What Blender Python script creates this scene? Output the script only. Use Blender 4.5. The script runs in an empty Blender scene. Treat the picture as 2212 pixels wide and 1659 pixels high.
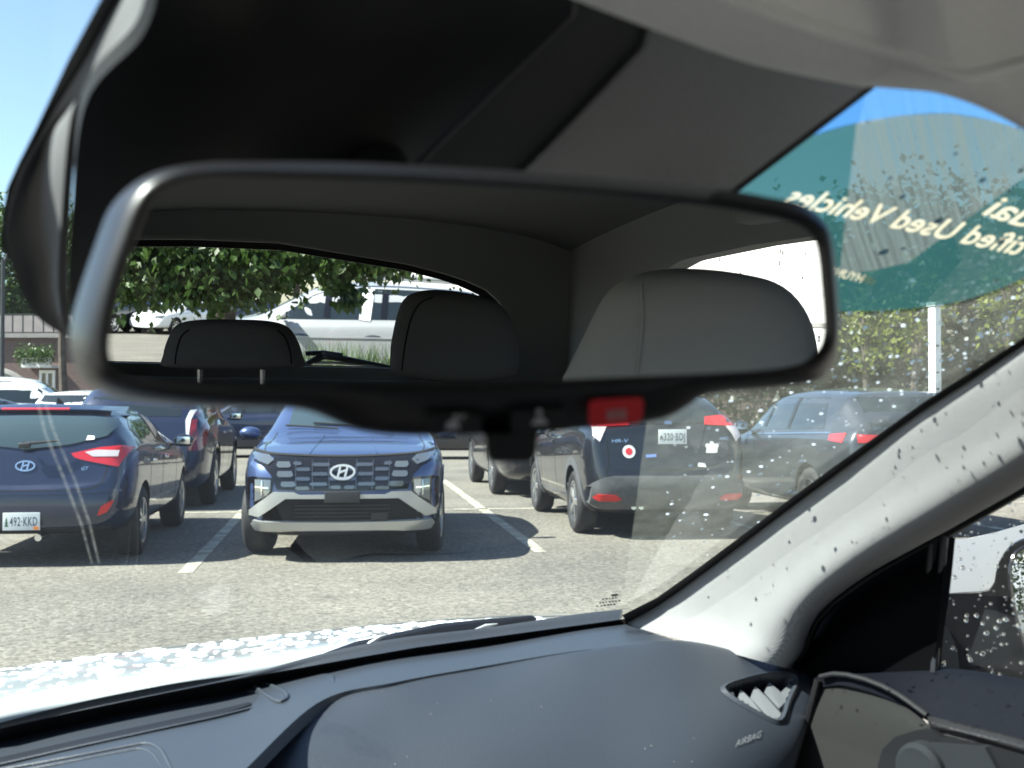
import bpy, bmesh, math, random
import numpy as np
from mathutils import Vector, Matrix
from mathutils.bvhtree import BVHTree

random.seed(7); np.random.seed(7)
S = bpy.context.scene
COL = S.collection
R = math.radians

# ------------------------------------------------------------------ camera
# world axes = axes of the car we sit in: X right, Y forward, Z up; camera held between the front seats
CAM = Vector((0.0, 0.0, 1.39))
YAW, PITCH, F = R(30.0), R(1.1), 2500.0           # to the passenger side; F in units of a 2212 wide picture
fw = Vector((math.sin(YAW)*math.cos(PITCH), math.cos(YAW)*math.cos(PITCH), math.sin(PITCH)))
rt = Vector((math.cos(YAW), -math.sin(YAW), 0.0))
up = rt.cross(fw)
cd = bpy.data.cameras.new('camera'); cam = bpy.data.objects.new('camera', cd); COL.objects.link(cam)
cam.matrix_world = Matrix(((rt.x, up.x, -fw.x, CAM.x), (rt.y, up.y, -fw.y, CAM.y), (rt.z, up.z, -fw.z, CAM.z), (0, 0, 0, 1)))
cd.sensor_width = 36.0; cd.lens = 36.0*F/2212.0
cd.clip_start = 0.02; cd.clip_end = 3000.0
cd.dof.use_dof = True; cd.dof.focus_distance = 2.4; cd.dof.aperture_fstop = cd.lens*1e-3/0.0038
S.camera = cam

# ------------------------------------------------------------------ sky, sun, exposure
SUN_EL = R(47.0); SUN_AZ = Vector((-0.956, 0.292, 0.0)).normalized()      # where the sun stands
sun_dir = Vector((SUN_AZ.x*math.cos(SUN_EL), SUN_AZ.y*math.cos(SUN_EL), math.sin(SUN_EL)))
W = bpy.data.worlds.new('World'); S.world = W; W.use_nodes = True
wn = W.node_tree.nodes; wl = W.node_tree.links
sky = wn.new('ShaderNodeTexSky'); sky.sky_type = 'NISHITA'; sky.sun_disc = False
sky.sun_elevation = SUN_EL; sky.sun_rotation = math.atan2(SUN_AZ.x, SUN_AZ.y)
sky.air_density = 1.0; sky.dust_density = 0.6; sky.ozone_density = 1.6
wl.new(sky.outputs[0], wn['Background'].inputs[0]); wn['Background'].inputs[1].default_value = 0.075
sl = bpy.data.lights.new('sun', 'SUN'); sl.energy = 5.0; sl.angle = R(0.53); sl.color = (1.0, 0.965, 0.90)
so = bpy.data.objects.new('sun', sl); COL.objects.link(so)
so.rotation_mode = 'QUATERNION'; so.rotation_quaternion = (-sun_dir).to_track_quat('-Z', 'Y')
so.location = (-20, 6, 25)
S.view_settings.view_transform = 'Standard'; S.view_settings.look = 'None'
S.view_settings.exposure = 1.9; S.view_settings.gamma = 1.0
S.render.engine = 'CYCLES'
S.cycles.use_denoising = True
S.cycles.max_bounces = 10; S.cycles.transparent_max_bounces = 24; S.cycles.glossy_bounces = 5; S.cycles.transmission_bounces = 6
S.cycles.caustics_reflective = False; S.cycles.caustics_refractive = False
S.cycles.sample_clamp_indirect = 6.0

# ------------------------------------------------------------------ small helpers
def ray(x, y):
    return fw + rt*((x-1106.0)/F) + up*((829.5-y)/F)
def U(x, y, d): return CAM + ray(x, y)*d                     # a point at depth d
def UX(x, y, X): r = ray(x, y); return CAM + r*((X-CAM.x)/r.x)
def UY(x, y, Y): r = ray(x, y); return CAM + r*((Y-CAM.y)/r.y)
def UZ(x, y, Z): r = ray(x, y); return CAM + r*((Z-CAM.z)/r.z)
def GND(x, y): return UZ(x, y, 0.0)
fwh = Vector((math.sin(YAW), math.cos(YAW), 0)); 
def CD(xc, d, z=0.0): p = rt*xc + fwh*d; return Vector((p.x, p.y, z))   # metres right of / ahead of the camera on the ground
STALL = YAW - R(8.3)                                          # heading of the parking stalls
sf = Vector((math.sin(STALL), math.cos(STALL), 0)); sr = Vector((math.cos(STALL), -math.sin(STALL), 0))

def tag(o, label=None, cat=None, group=None, kind=None):
    if label: o['label'] = label
    if cat: o['category'] = cat
    if group: o['group'] = group
    if kind: o['kind'] = kind
    return o
def empty(name, loc=(0, 0, 0), rz=0.0, parent=None):
    o = bpy.data.objects.new(name, None); COL.objects.link(o); o.location = loc; o.rotation_euler = (0, 0, rz); o.empty_display_size = .2
    if parent: o.parent = parent
    return o
def link(name, me, mats=None, parent=None, smooth=True, sharp=38.0):
    if mats is not None:
        for m in (mats if isinstance(mats, (list, tuple)) else [mats]): me.materials.append(m)
    if smooth:
        bm = bmesh.new(); bm.from_mesh(me)
        for f in bm.faces: f.smooth = True
        c = R(sharp)
        for e in bm.edges:
            if len(e.link_faces) == 2 and e.calc_face_angle(0) > c: e.smooth = False
        bm.to_mesh(me); bm.free()
    o = bpy.data.objects.new(name, me); COL.objects.link(o)
    if parent: o.parent = parent
    return o
def mk(name, verts, faces, mat=None, parent=None, smooth=True, sharp=38.0, fix=True):
    me = bpy.data.meshes.new(name); me.from_pydata([tuple(v) for v in verts], [], [tuple(f) for f in faces])
    if fix:
        bm = bmesh.new(); bm.from_mesh(me); bmesh.ops.recalc_face_normals(bm, faces=bm.faces); bm.to_mesh(me); bm.free()
    me.update()
    return link(name, me, mat, parent, smooth, sharp)

class MB:
    """collects boxes, tubes, lathes and prisms into one mesh"""
    def __init__(s): s.v = []; s.f = []
    def add(s, v, f):
        k = len(s.v); s.v += [Vector(p) for p in v]; s.f += [tuple(i+k for i in q) for q in f]; return s
    def box(s, c, size, rot=None, b=0.0):
        hx, hy, hz = [q/2 for q in size]; c = Vector(c); M = rot or Matrix.Identity(3)
        if b <= 0:
            v = [c + M @ Vector((x*hx, y*hy, z*hz)) for x in (-1, 1) for y in (-1, 1) for z in (-1, 1)]
            return s.add(v, [(0, 1, 3, 2), (4, 6, 7, 5), (0, 4, 5, 1), (2, 3, 7, 6), (0, 2, 6, 4), (1, 5, 7, 3)])
        bm = bmesh.new(); bmesh.ops.create_cube(bm, size=1.0)
        for q in bm.verts: q.co = Vector((q.co.x*2*hx, q.co.y*2*hy, q.co.z*2*hz))
        bmesh.ops.bevel(bm, geom=bm.edges[:], offset=b, segments=3, profile=0.6, affect='EDGES')
        bm.verts.index_update()
        s.add([c + M @ q.co for q in bm.verts], [[q.index for q in f.verts] for f in bm.faces]); bm.free(); return s
    def tube(s, pts, r, n=8, cap=True):
        pts = [Vector(p) for p in pts]; rings = []
        rr = r if isinstance(r, (list, tuple)) else [r]*len(pts)
        prev = None; vs = []
        for i, p in enumerate(pts):
            t = (pts[min(i+1, len(pts)-1)] - pts[max(i-1, 0)]).normalized()
            a = prev if prev is not None else (Vector((0, 0, 1)) if abs(t.z) < .9 else Vector((1, 0, 0)))
            x = (a - t*a.dot(t)).normalized(); y = t.cross(x); prev = x
            vs += [p + (x*math.cos(2*math.pi*k/n) + y*math.sin(2*math.pi*k/n))*rr[i] for k in range(n)]
        f = [(i*n+k, i*n+(k+1) % n, (i+1)*n+(k+1) % n, (i+1)*n+k) for i in range(len(pts)-1) for k in range(n)]
        if cap: f += [tuple(range(n))[::-1], tuple((len(pts)-1)*n+k for k in range(n))]
        return s.add(vs, f)
    def lathe(s, prof, c, axis='x', n=28):
        c = Vector(c); v = []
        for a in range(n):
            t = 2*math.pi*a/n
            for (h, r) in prof:
                p = (h, r*math.cos(t), r*math.sin(t)) if axis == 'x' else ((r*math.cos(t), h, r*math.sin(t)) if axis == 'y' else (r*math.cos(t), r*math.sin(t), h))
                v.append(c + Vector(p))
        m = len(prof)
        f = [(a*m+i, a*m+i+1, ((a+1) % n)*m+i+1, ((a+1) % n)*m+i) for a in range(n) for i in range(m-1)]
        return s.add(v, f)
    def prism(s, poly, z0, z1):                               # poly: list of Vector bottoms, extruded by vectors z0,z1
        n = len(poly); v = [p+z0 for p in poly] + [p+z1 for p in poly]
        return s.add(v, [tuple(range(n))[::-1], tuple(range(n, 2*n))] + [(i, (i+1) % n, n+(i+1) % n, n+i) for i in range(n)])
    def ellipsoid(s, c, r, nu=14, nv=8, rot=None):
        c = Vector(c); M = rot or Matrix.Identity(3); v = []
        for j in range(nv+1):
            ph = math.pi*j/nv - math.pi/2
            for i in range(nu):
                t = 2*math.pi*i/nu
                v.append(c + M @ Vector((r[0]*math.cos(ph)*math.cos(t), r[1]*math.cos(ph)*math.sin(t), r[2]*math.sin(ph))))
        f = [(j*nu+i, j*nu+(i+1) % nu, (j+1)*nu+(i+1) % nu, (j+1)*nu+i) for j in range(nv) for i in range(nu)]
        return s.add(v, f)
    def build(s, name, mat, parent=None, smooth=True, sharp=38.0):
        me = bpy.data.meshes.new(name); me.from_pydata([tuple(p) for p in s.v], [], s.f)
        bm = bmesh.new(); bm.from_mesh(me); bmesh.ops.remove_doubles(bm, verts=bm.verts, dist=1e-5)
        bmesh.ops.recalc_face_normals(bm, faces=bm.faces); bm.to_mesh(me); bm.free()
        return link(name, me, mat, parent, smooth, sharp)

def catmull(P, n):
    """n points along a Catmull-Rom curve through the rows of P (k x 3)"""
    P = np.asarray(P, float); k = len(P)
    if k == 2: t = np.linspace(0, 1, n)[:, None]; return P[0]*(1-t)+P[1]*t
    E = np.vstack([2*P[0]-P[1], P, 2*P[-1]-P[-2]])
    out = []
    for q in np.linspace(0, k-1, n):
        i = min(int(q), k-2); t = q-i; a, b, c, d = E[i], E[i+1], E[i+2], E[i+3]
        out.append(.5*((2*b)+(c-a)*t+(2*a-5*b+4*c-d)*t*t+(3*b-a-3*c+d)*t**3))
    return np.array(out)
def surf(rows, nu, nv):
    """smooth grid through control rows (each a list of points); returns nv x nu x 3"""
    A = np.array([catmull([tuple(p) for p in r], nu) for r in rows])
    return np.stack([catmull(A[:, i], nv) for i in range(nu)], axis=1)
def sheet(name, rows, nu, nv, mat, parent=None, thick=0.008, toward=None, smooth=True, uv=False, sharp=50):
    """a panel: smooth grid with a back at `thick` away from the camera (or from `toward`)"""
    G = surf(rows, nu, nv); H, Wd = G.shape[:2]
    du = np.gradient(G, axis=1); dv = np.gradient(G, axis=0)
    N = np.cross(du, dv); N /= np.linalg.norm(N, axis=2, keepdims=True)+1e-12
    ref = np.array(toward if toward is not None else CAM)
    sgn = np.sign(((ref-G)*N).sum(axis=2).mean()); N *= sgn
    B = G - N*thick
    v = [Vector(p) for p in G.reshape(-1, 3)] + [Vector(p) for p in B.reshape(-1, 3)]
    n = H*Wd; f = []
    for j in range(H-1):
        for i in range(Wd-1):
            a = j*Wd+i; f.append((a, a+1, a+Wd+1, a+Wd)); f.append((n+a, n+a+Wd, n+a+Wd+1, n+a+1))
    b = [j*Wd for j in range(H-1, -1, -1)] + list(range(1, Wd)) + [j*Wd+Wd-1 for j in range(1, H)] + [(H-1)*Wd+i for i in range(Wd-2, 0, -1)]
    for q in range(len(b)):
        a, c = b[q], b[(q+1) % len(b)]; f.append((c, a, n+a, n+c))
    o = mk(name, v, f, mat, parent, smooth, sharp)
    return o

def poly_resample(poly, n, closed=True, smooth=True):
    P = np.array([tuple(p) for p in poly], float)
    if smooth:
        Q = np.vstack([P[-1:], P, P[:2]]) if closed else np.vstack([2*P[0]-P[1], P, 2*P[-1]-P[-2]])
        out = []
        for i in range(len(P) if closed else len(P)-1):
            a, b, c, d = Q[i], Q[i+1], Q[i+2], Q[i+3]
            for t in np.linspace(0, 1, 8, endpoint=False):
                out.append(.5*((2*b)+(c-a)*t+(2*a-5*b+4*c-d)*t*t+(3*b-a-3*c+d)*t**3))
        if not closed: out.append(P[-1])
        P = np.array(out)
    if closed: P = np.vstack([P, P[:1]])
    s = np.r_[0, np.cumsum(np.linalg.norm(np.diff(P, axis=0), axis=1))]
    q = np.linspace(0, s[-1], n, endpoint=not closed)
    return np.stack([np.interp(q, s, P[:, k]) for k in range(P.shape[1])], axis=1)
def polar_resample(poly, n, c, ys=1.0):
    """ring of n points, one for each direction from c, on the closed outline poly (2D)"""
    D = poly_resample(poly, 1200)
    a = np.arctan2((D[:, 1]-c[1])*ys, D[:, 0]-c[0]); o = np.argsort(a); a = a[o]; D = D[o]
    q = np.linspace(-math.pi, math.pi, n, endpoint=False)
    return np.stack([np.interp(q, a, D[:, k], period=2*math.pi) for k in (0, 1)], axis=1)

def cut_poly(poly, step):
    """2D polygon -> bmesh cut into cells of `step`"""
    bm = bmesh.new()
    vs = [bm.verts.new((p[0], p[1], 0)) for p in poly]; bm.faces.new(vs)
    P = np.array([(p[0], p[1]) for p in poly], float); lo, hi = P.min(0), P.max(0)
    for k in (0, 1):
        no = (1, 0, 0) if k == 0 else (0, 1, 0)
        st = step if not isinstance(step, tuple) else step[k]
        for c in np.arange(math.floor(lo[k]/st)*st+st, hi[k], st):
            co = (c, 0, 0) if k == 0 else (0, c, 0)
            bmesh.ops.bisect_plane(bm, geom=bm.verts[:]+bm.edges[:]+bm.faces[:], plane_co=co, plane_no=no, dist=1e-6)
    return bm
def project(name, bvh, poly, mapper, off, mat, parent=None, step=0.08, skirt=0.008, thick=None, sharp=38):
    """drape a 2D polygon onto a surface: mapper(u,v) -> (origin, direction); proud by `off`"""
    bm = cut_poly(poly, step) if not isinstance(poly, bmesh.types.BMesh) else poly
    dirs = {}
    for q in bm.verts:
        o, d = mapper(q.co.x, q.co.y); d = d.normalized()
        hit, nrm, _i, dist = bvh.ray_cast(o, d)
        if hit is None:
            hit, nrm, _i, dist = bvh.find_nearest(o + d*max(0.1, (CAM-o).length*0+1.0)) if False else (None, None, None, None)
        if hit is None:
            best = None
            for t in np.linspace(0, 20, 160):
                h2 = bvh.find_nearest(o+d*t)
                if h2[0] is not None and (best is None or h2[3] < best[1]): best = (h2, h2[3], t)
            hit, nrm = best[0][0], best[0][1]; hit = o+d*best[2]
        if nrm.dot(d) > 0: nrm = -nrm
        q.co = hit + nrm*off; dirs[q] = nrm
    if skirt > 0:
        be = [e for e in bm.edges if e.is_boundary]
        r = bmesh.ops.extrude_edge_only(bm, edges=be)
        old = {tuple(round(c, 7) for c in q.co): n for q, n in dirs.items()}
        for q in [g for g in r['geom'] if isinstance(g, bmesh.types.BMVert)]:
            n = old.get(tuple(round(c, 7) for c in q.co)); q.co = q.co - (n or Vector((0, 0, 0)))*skirt
    bmesh.ops.recalc_face_normals(bm, faces=bm.faces)
    me = bpy.data.meshes.new(name); bm.to_mesh(me); bm.free()
    return link(name, me, mat, parent, True, sharp)

FONT_CACHE = {}
def text_polys(txt, size=1.0, shear=0.0, bold=0.0, space=1.0, depth=0.0):
    """filled text as (verts 2D, faces)"""
    cu = bpy.data.curves.new('lettering', 'FONT'); cu.body = txt; cu.size = size; cu.shear = shear; cu.offset = bold; cu.space_character = space
    cu.resolution_u = 3; cu.extrude = 0.0
    o = bpy.data.objects.new('lettering', cu); COL.objects.link(o)
    dg = bpy.context.evaluated_depsgraph_get(); dg.update()
    me = o.evaluated_get(dg).to_mesh()
    v = [(q.co.x, q.co.y) for q in me.vertices]; f = [tuple(p.vertices) for p in me.polygons]
    o.evaluated_get(dg).to_mesh_clear(); bpy.data.objects.remove(o); bpy.data.curves.remove(cu)
    return v, f
def text_obj(name, txt, mapper3, mat, parent=None, size=1.0, shear=0.0, bold=0.0, thick=0.001, width=None, space=1.0):
    """lettering; mapper3(u,v) with u,v scaled so that cap height 1 and the text centred horizontally -> (point, normal)"""
    v, f = text_polys(txt, 1.0, shear, bold, space)
    A = np.array(v); lo, hi = A.min(0), A.max(0); cap = 0.7
    uc = (lo[0]+hi[0])/2
    V = []; n = len(v)
    front, back = [], []
    for (a, b) in v:
        p, nn = mapper3((a-uc)/(hi[0]-lo[0]), b/cap)          # u -0.5..0.5, v 0..1
        front.append(p + nn*thick); back.append(p - nn*thick)
    bm = bmesh.new(); vs = [bm.verts.new(p) for p in front]
    for q in f:
        try: bm.faces.new([vs[i] for i in q])
        except ValueError: pass
    me = bpy.data.meshes.new(name); bm.to_mesh(me); bm.free()
    return link(name, me, mat, parent, False)

# ------------------------------------------------------------------ materials
def mat(name, col, rough=0.5, metal=0.0, spec=0.5, coat=0.0, noise=None, bump=None, emit=None, sheen=0.0, coat_rough=0.03, trans=0.0, alpha=1.0):
    """noise=(scale, amount[, detail]) mottles the base colour; bump=(scale, strength, distance)"""
    m = bpy.data.materials.new(name); m.use_nodes = True; nt = m.node_tree; b = nt.nodes['Principled BSDF']
    c = (*col, 1.0) if len(col) == 3 else col
    b.inputs['Base Color'].default_value = c; b.inputs['Roughness'].default_value = rough; b.inputs['Metallic'].default_value = metal
    b.inputs['Specular IOR Level'].default_value = spec; b.inputs['Coat Weight'].default_value = coat; b.inputs['Coat Roughness'].default_value = coat_rough
    b.inputs['Transmission Weight'].default_value = trans; b.inputs['Alpha'].default_value = alpha
    if sheen: b.inputs['Sheen Weight'].default_value = sheen
    if noise or bump:
        tc = nt.nodes.new('ShaderNodeTexCoord')
    if noise:
        t = nt.nodes.new('ShaderNodeTexNoise'); t.inputs['Scale'].default_value = noise[0]; t.inputs['Detail'].default_value = noise[2] if len(noise) > 2 else 5.0
        nt.links.new(tc.outputs['Object'], t.inputs['Vector'])
        mx = nt.nodes.new('ShaderNodeMix'); mx.data_type = 'RGBA'
        mr = nt.nodes.new('ShaderNodeMapRange'); mr.inputs['From Min'].default_value = .3; mr.inputs['From Max'].default_value = .7
        nt.links.new(t.outputs['Fac'], mr.inputs['Value']); nt.links.new(mr.outputs[0], mx.inputs[0])
        a = noise[1]
        mx.inputs[6].default_value = tuple(max(0, q*(1-a)) for q in c[:3])+(1,); mx.inputs[7].default_value = tuple(min(1, q*(1+a)) for q in c[:3])+(1,)
        nt.links.new(mx.outputs[2], b.inputs['Base Color'])
    if bump:
        t2 = nt.nodes.new('ShaderNodeTexNoise'); t2.inputs['Scale'].default_value = bump[0]; t2.inputs['Detail'].default_value = 3.0
        nt.links.new(tc.outputs['Object'], t2.inputs['Vector'])
        bp = nt.nodes.new('ShaderNodeBump'); bp.inputs['Strength'].default_value = bump[1]; bp.inputs['Distance'].default_value = bump[2]
        nt.links.new(t2.outputs['Fac'], bp.inputs['Height']); nt.links.new(bp.outputs['Normal'], b.inputs['Normal'])
    if emit:
        b.inputs['Emission Color'].default_value = (*emit[0], 1); b.inputs['Emission Strength'].default_value = emit[1]
    return m

def glass_mat(name, tint=(.93, .96, .95), base=0.04, rough=0.0, dust=0.0, dust_col=(.6, .6, .56), dust_scale=30.0):
    """thin pane: clear with a mirror reflection that grows at grazing angles, and a film of dust that scatters light"""
    m = bpy.data.materials.new(name); m.use_nodes = True; nt = m.node_tree; N = nt.nodes; L = nt.links; N.clear()
    out = N.new('ShaderNodeOutputMaterial'); tr = N.new('ShaderNodeBsdfTransparent'); tr.inputs[0].default_value = (*tint, 1)
    gl = N.new('ShaderNodeBsdfGlossy'); gl.inputs['Roughness'].default_value = rough
    lw = N.new('ShaderNodeLayerWeight'); lw.inputs[0].default_value = 0.5
    pw = N.new('ShaderNodeMath'); pw.operation = 'POWER'; pw.inputs[1].default_value = 5.0; L.new(lw.outputs['Facing'], pw.inputs[0])
    ma = N.new('ShaderNodeMath'); ma.operation = 'MULTIPLY_ADD'; ma.inputs[1].default_value = .9; ma.inputs[2].default_value = base; L.new(pw.outputs[0], ma.inputs[0])
    mx = N.new('ShaderNodeMixShader'); L.new(ma.outputs[0], mx.inputs[0]); L.new(tr.outputs[0], mx.inputs[1]); L.new(gl.outputs[0], mx.inputs[2])
    last = mx
    if dust > 0:
        tc = N.new('ShaderNodeTexCoord'); nz = N.new('ShaderNodeTexNoise'); nz.inputs['Scale'].default_value = dust_scale; nz.inputs['Detail'].default_value = 6
        L.new(tc.outputs['Object'], nz.inputs['Vector'])
        mr = N.new('ShaderNodeMapRange'); mr.inputs['From Min'].default_value = .3; mr.inputs['From Max'].default_value = .75; mr.inputs['To Min'].default_value = dust*.6; mr.inputs['To Max'].default_value = dust*1.4
        L.new(nz.outputs['Fac'], mr.inputs['Value'])
        tl = N.new('ShaderNodeBsdfTranslucent'); tl.inputs[0].default_value = (*dust_col, 1)
        df = N.new('ShaderNodeBsdfDiffuse'); df.inputs[0].default_value = (*dust_col, 1)
        dm = N.new('ShaderNodeMixShader'); dm.inputs[0].default_value = .5; L.new(tl.outputs[0], dm.inputs[1]); L.new(df.outputs[0], dm.inputs[2])
        m2 = N.new('ShaderNodeMixShader'); L.new(mr.outputs[0], m2.inputs[0]); L.new(mx.outputs[0], m2.inputs[1]); L.new(dm.outputs[0], m2.inputs[2]); last = m2
    L.new(last.outputs[0], out.inputs[0])
    return m

def film_mat(name, col, cover, tcol=(1, 1, 1), streak=None, trans=0.5, scale=40.0, spread=0.5):
    """a film on glass (dried grime, vinyl): partly see-through, otherwise scattering; streak=(rotation, stretch) draws it out in one direction"""
    m = bpy.data.materials.new(name); m.use_nodes = True; nt = m.node_tree; N = nt.nodes; L = nt.links; N.clear()
    out = N.new('ShaderNodeOutputMaterial'); tr = N.new('ShaderNodeBsdfTransparent'); tr.inputs[0].default_value = (*tcol, 1)
    tl = N.new('ShaderNodeBsdfTranslucent'); tl.inputs[0].default_value = (*col, 1)
    df = N.new('ShaderNodeBsdfDiffuse'); df.inputs[0].default_value = (*col, 1)
    dm = N.new('ShaderNodeMixShader'); dm.inputs[0].default_value = 1-trans; L.new(tl.outputs[0], dm.inputs[1]); L.new(df.outputs[0], dm.inputs[2])
    tc = N.new('ShaderNodeTexCoord'); nz = N.new('ShaderNodeTexNoise'); nz.inputs['Scale'].default_value = scale; nz.inputs['Detail'].default_value = 5
    if streak:
        mp = N.new('ShaderNodeMapping'); mp.inputs['Rotation'].default_value = streak[0]; mp.inputs['Scale'].default_value = streak[1]
        mp.vector_type = 'POINT'
        L.new(tc.outputs['UV' if len(streak) > 2 else 'Object'], mp.inputs[0]); L.new(mp.outputs[0], nz.inputs['Vector'])
    else: L.new(tc.outputs['Object'], nz.inputs['Vector'])
    mr = N.new('ShaderNodeMapRange'); mr.inputs['From Min'].default_value = .5-spread*.4; mr.inputs['From Max'].default_value = .5+spread*.4
    mr.inputs['To Min'].default_value = cover[0]; mr.inputs['To Max'].default_value = cover[1]; L.new(nz.outputs['Fac'], mr.inputs['Value'])
    m2 = N.new('ShaderNodeMixShader'); L.new(mr.outputs[0], m2.inputs[0]); L.new(tr.outputs[0], m2.inputs[1]); L.new(dm.outputs[0], m2.inputs[2])
    L.new(m2.outputs[0], out.inputs[0]); return m

def paint(name, col, flake=0.35, rough=0.32):
    m = mat(name, col, rough, flake, 0.5, 1.0, coat_rough=0.02)
    nt = m.node_tree; b = nt.nodes['Principled BSDF']; tc = nt.nodes.new('ShaderNodeTexCoord'); n = nt.nodes.new('ShaderNodeTexNoise'); n.inputs['Scale'].default_value = 2.2; n.inputs['Detail'].default_value = 7
    nt.links.new(tc.outputs['Object'], n.inputs['Vector']); mr = nt.nodes.new('ShaderNodeMapRange'); mr.inputs['To Min'].default_value = rough*.7; mr.inputs['To Max'].default_value = rough*1.35
    nt.links.new(n.outputs['Fac'], mr.inputs[0]); nt.links.new(mr.outputs[0], b.inputs['Roughness'])
    return m

M = {}
M['navy'] = paint('navy_paint', (.010, .017, .047), .35)
M['blue'] = paint('blue_paint', (.058, .090, .195), .5)
M['slate'] = paint('slate_paint', (.036, .044, .056), .4)
M['charcoal'] = paint('charcoal_paint', (.017, .019, .024), .4)
M['black_paint'] = paint('black_paint', (.012, .013, .016), .1)
M['white_paint'] = paint('white_paint', (.78, .79, .79), .0)
M['silver_paint'] = paint('silver_paint', (.55, .56, .57), .5)
M['tint'] = mat('tinted_window', (.012, .017, .018), .03, 0, .7, coat=.6)
M['screen'] = mat('windscreen_tint', (.035, .055, .06), .03, 0, .8, coat=.8)
M['tyre'] = mat('tyre_rubber', (.018, .018, .019), .75, noise=(14, .3), bump=(60, .4, .004))
M['rim'] = mat('alloy', (.62, .63, .64), .24, .95)
M['dark_plastic'] = mat('dark_plastic', (.02, .021, .023), .55, noise=(30, .2), bump=(300, .25, .001))
M['gloss_black'] = mat('gloss_black', (.008, .008, .01), .12, 0, .6)
M['clad'] = mat('grey_cladding', (.085, .088, .092), .6, noise=(20, .15), bump=(260, .3, .001))
M['satin'] = mat('satin_silver', (.50, .51, .50), .30, .55)
M['dark_chrome'] = mat('dark_chrome', (.20, .21, .22), .2, .85)
M['chrome'] = mat('chrome', (.8, .81, .82), .08, 1.0)
M['lamp_red'] = mat('tail_lamp', (.50, .014, .018), .10, 0, .7, coat=1.0)
M['lamp_deep'] = mat('deep_red_lamp', (.20, .006, .012), .10, 0, .7, coat=1.0)
M['lamp_clear'] = mat('clear_lamp', (.62, .55, .54), .08, .2, .7, coat=1.0)
M['lamp_glass'] = mat('headlamp_lens', (.14, .155, .165), .06, .45, .8, coat=1.0)
M['reflector'] = mat('red_reflector', (.55, .02, .02), .25, 0, .6)
M['amber'] = mat('amber_lamp', (.75, .22, .03), .2)
M['plate'] = mat('plate', (.66, .70, .71), .4, noise=(9, .08))
M['plate_ink'] = mat('plate_ink', (.05, .075, .11), .5)
M['green_ink'] = mat('green_ink', (.05, .14, .08), .5)
M['white_vinyl'] = mat('white_vinyl', (.75, .75, .74), .4)
M['red_vinyl'] = mat('red_vinyl', (.62, .04, .05), .4)
M['blue_vinyl'] = mat('blue_vinyl', (.15, .25, .55), .4)
M['well'] = mat('wheel_well', (.008, .008, .008), .9)
M['under'] = mat('underbody', (.015, .015, .016), .8)
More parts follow.
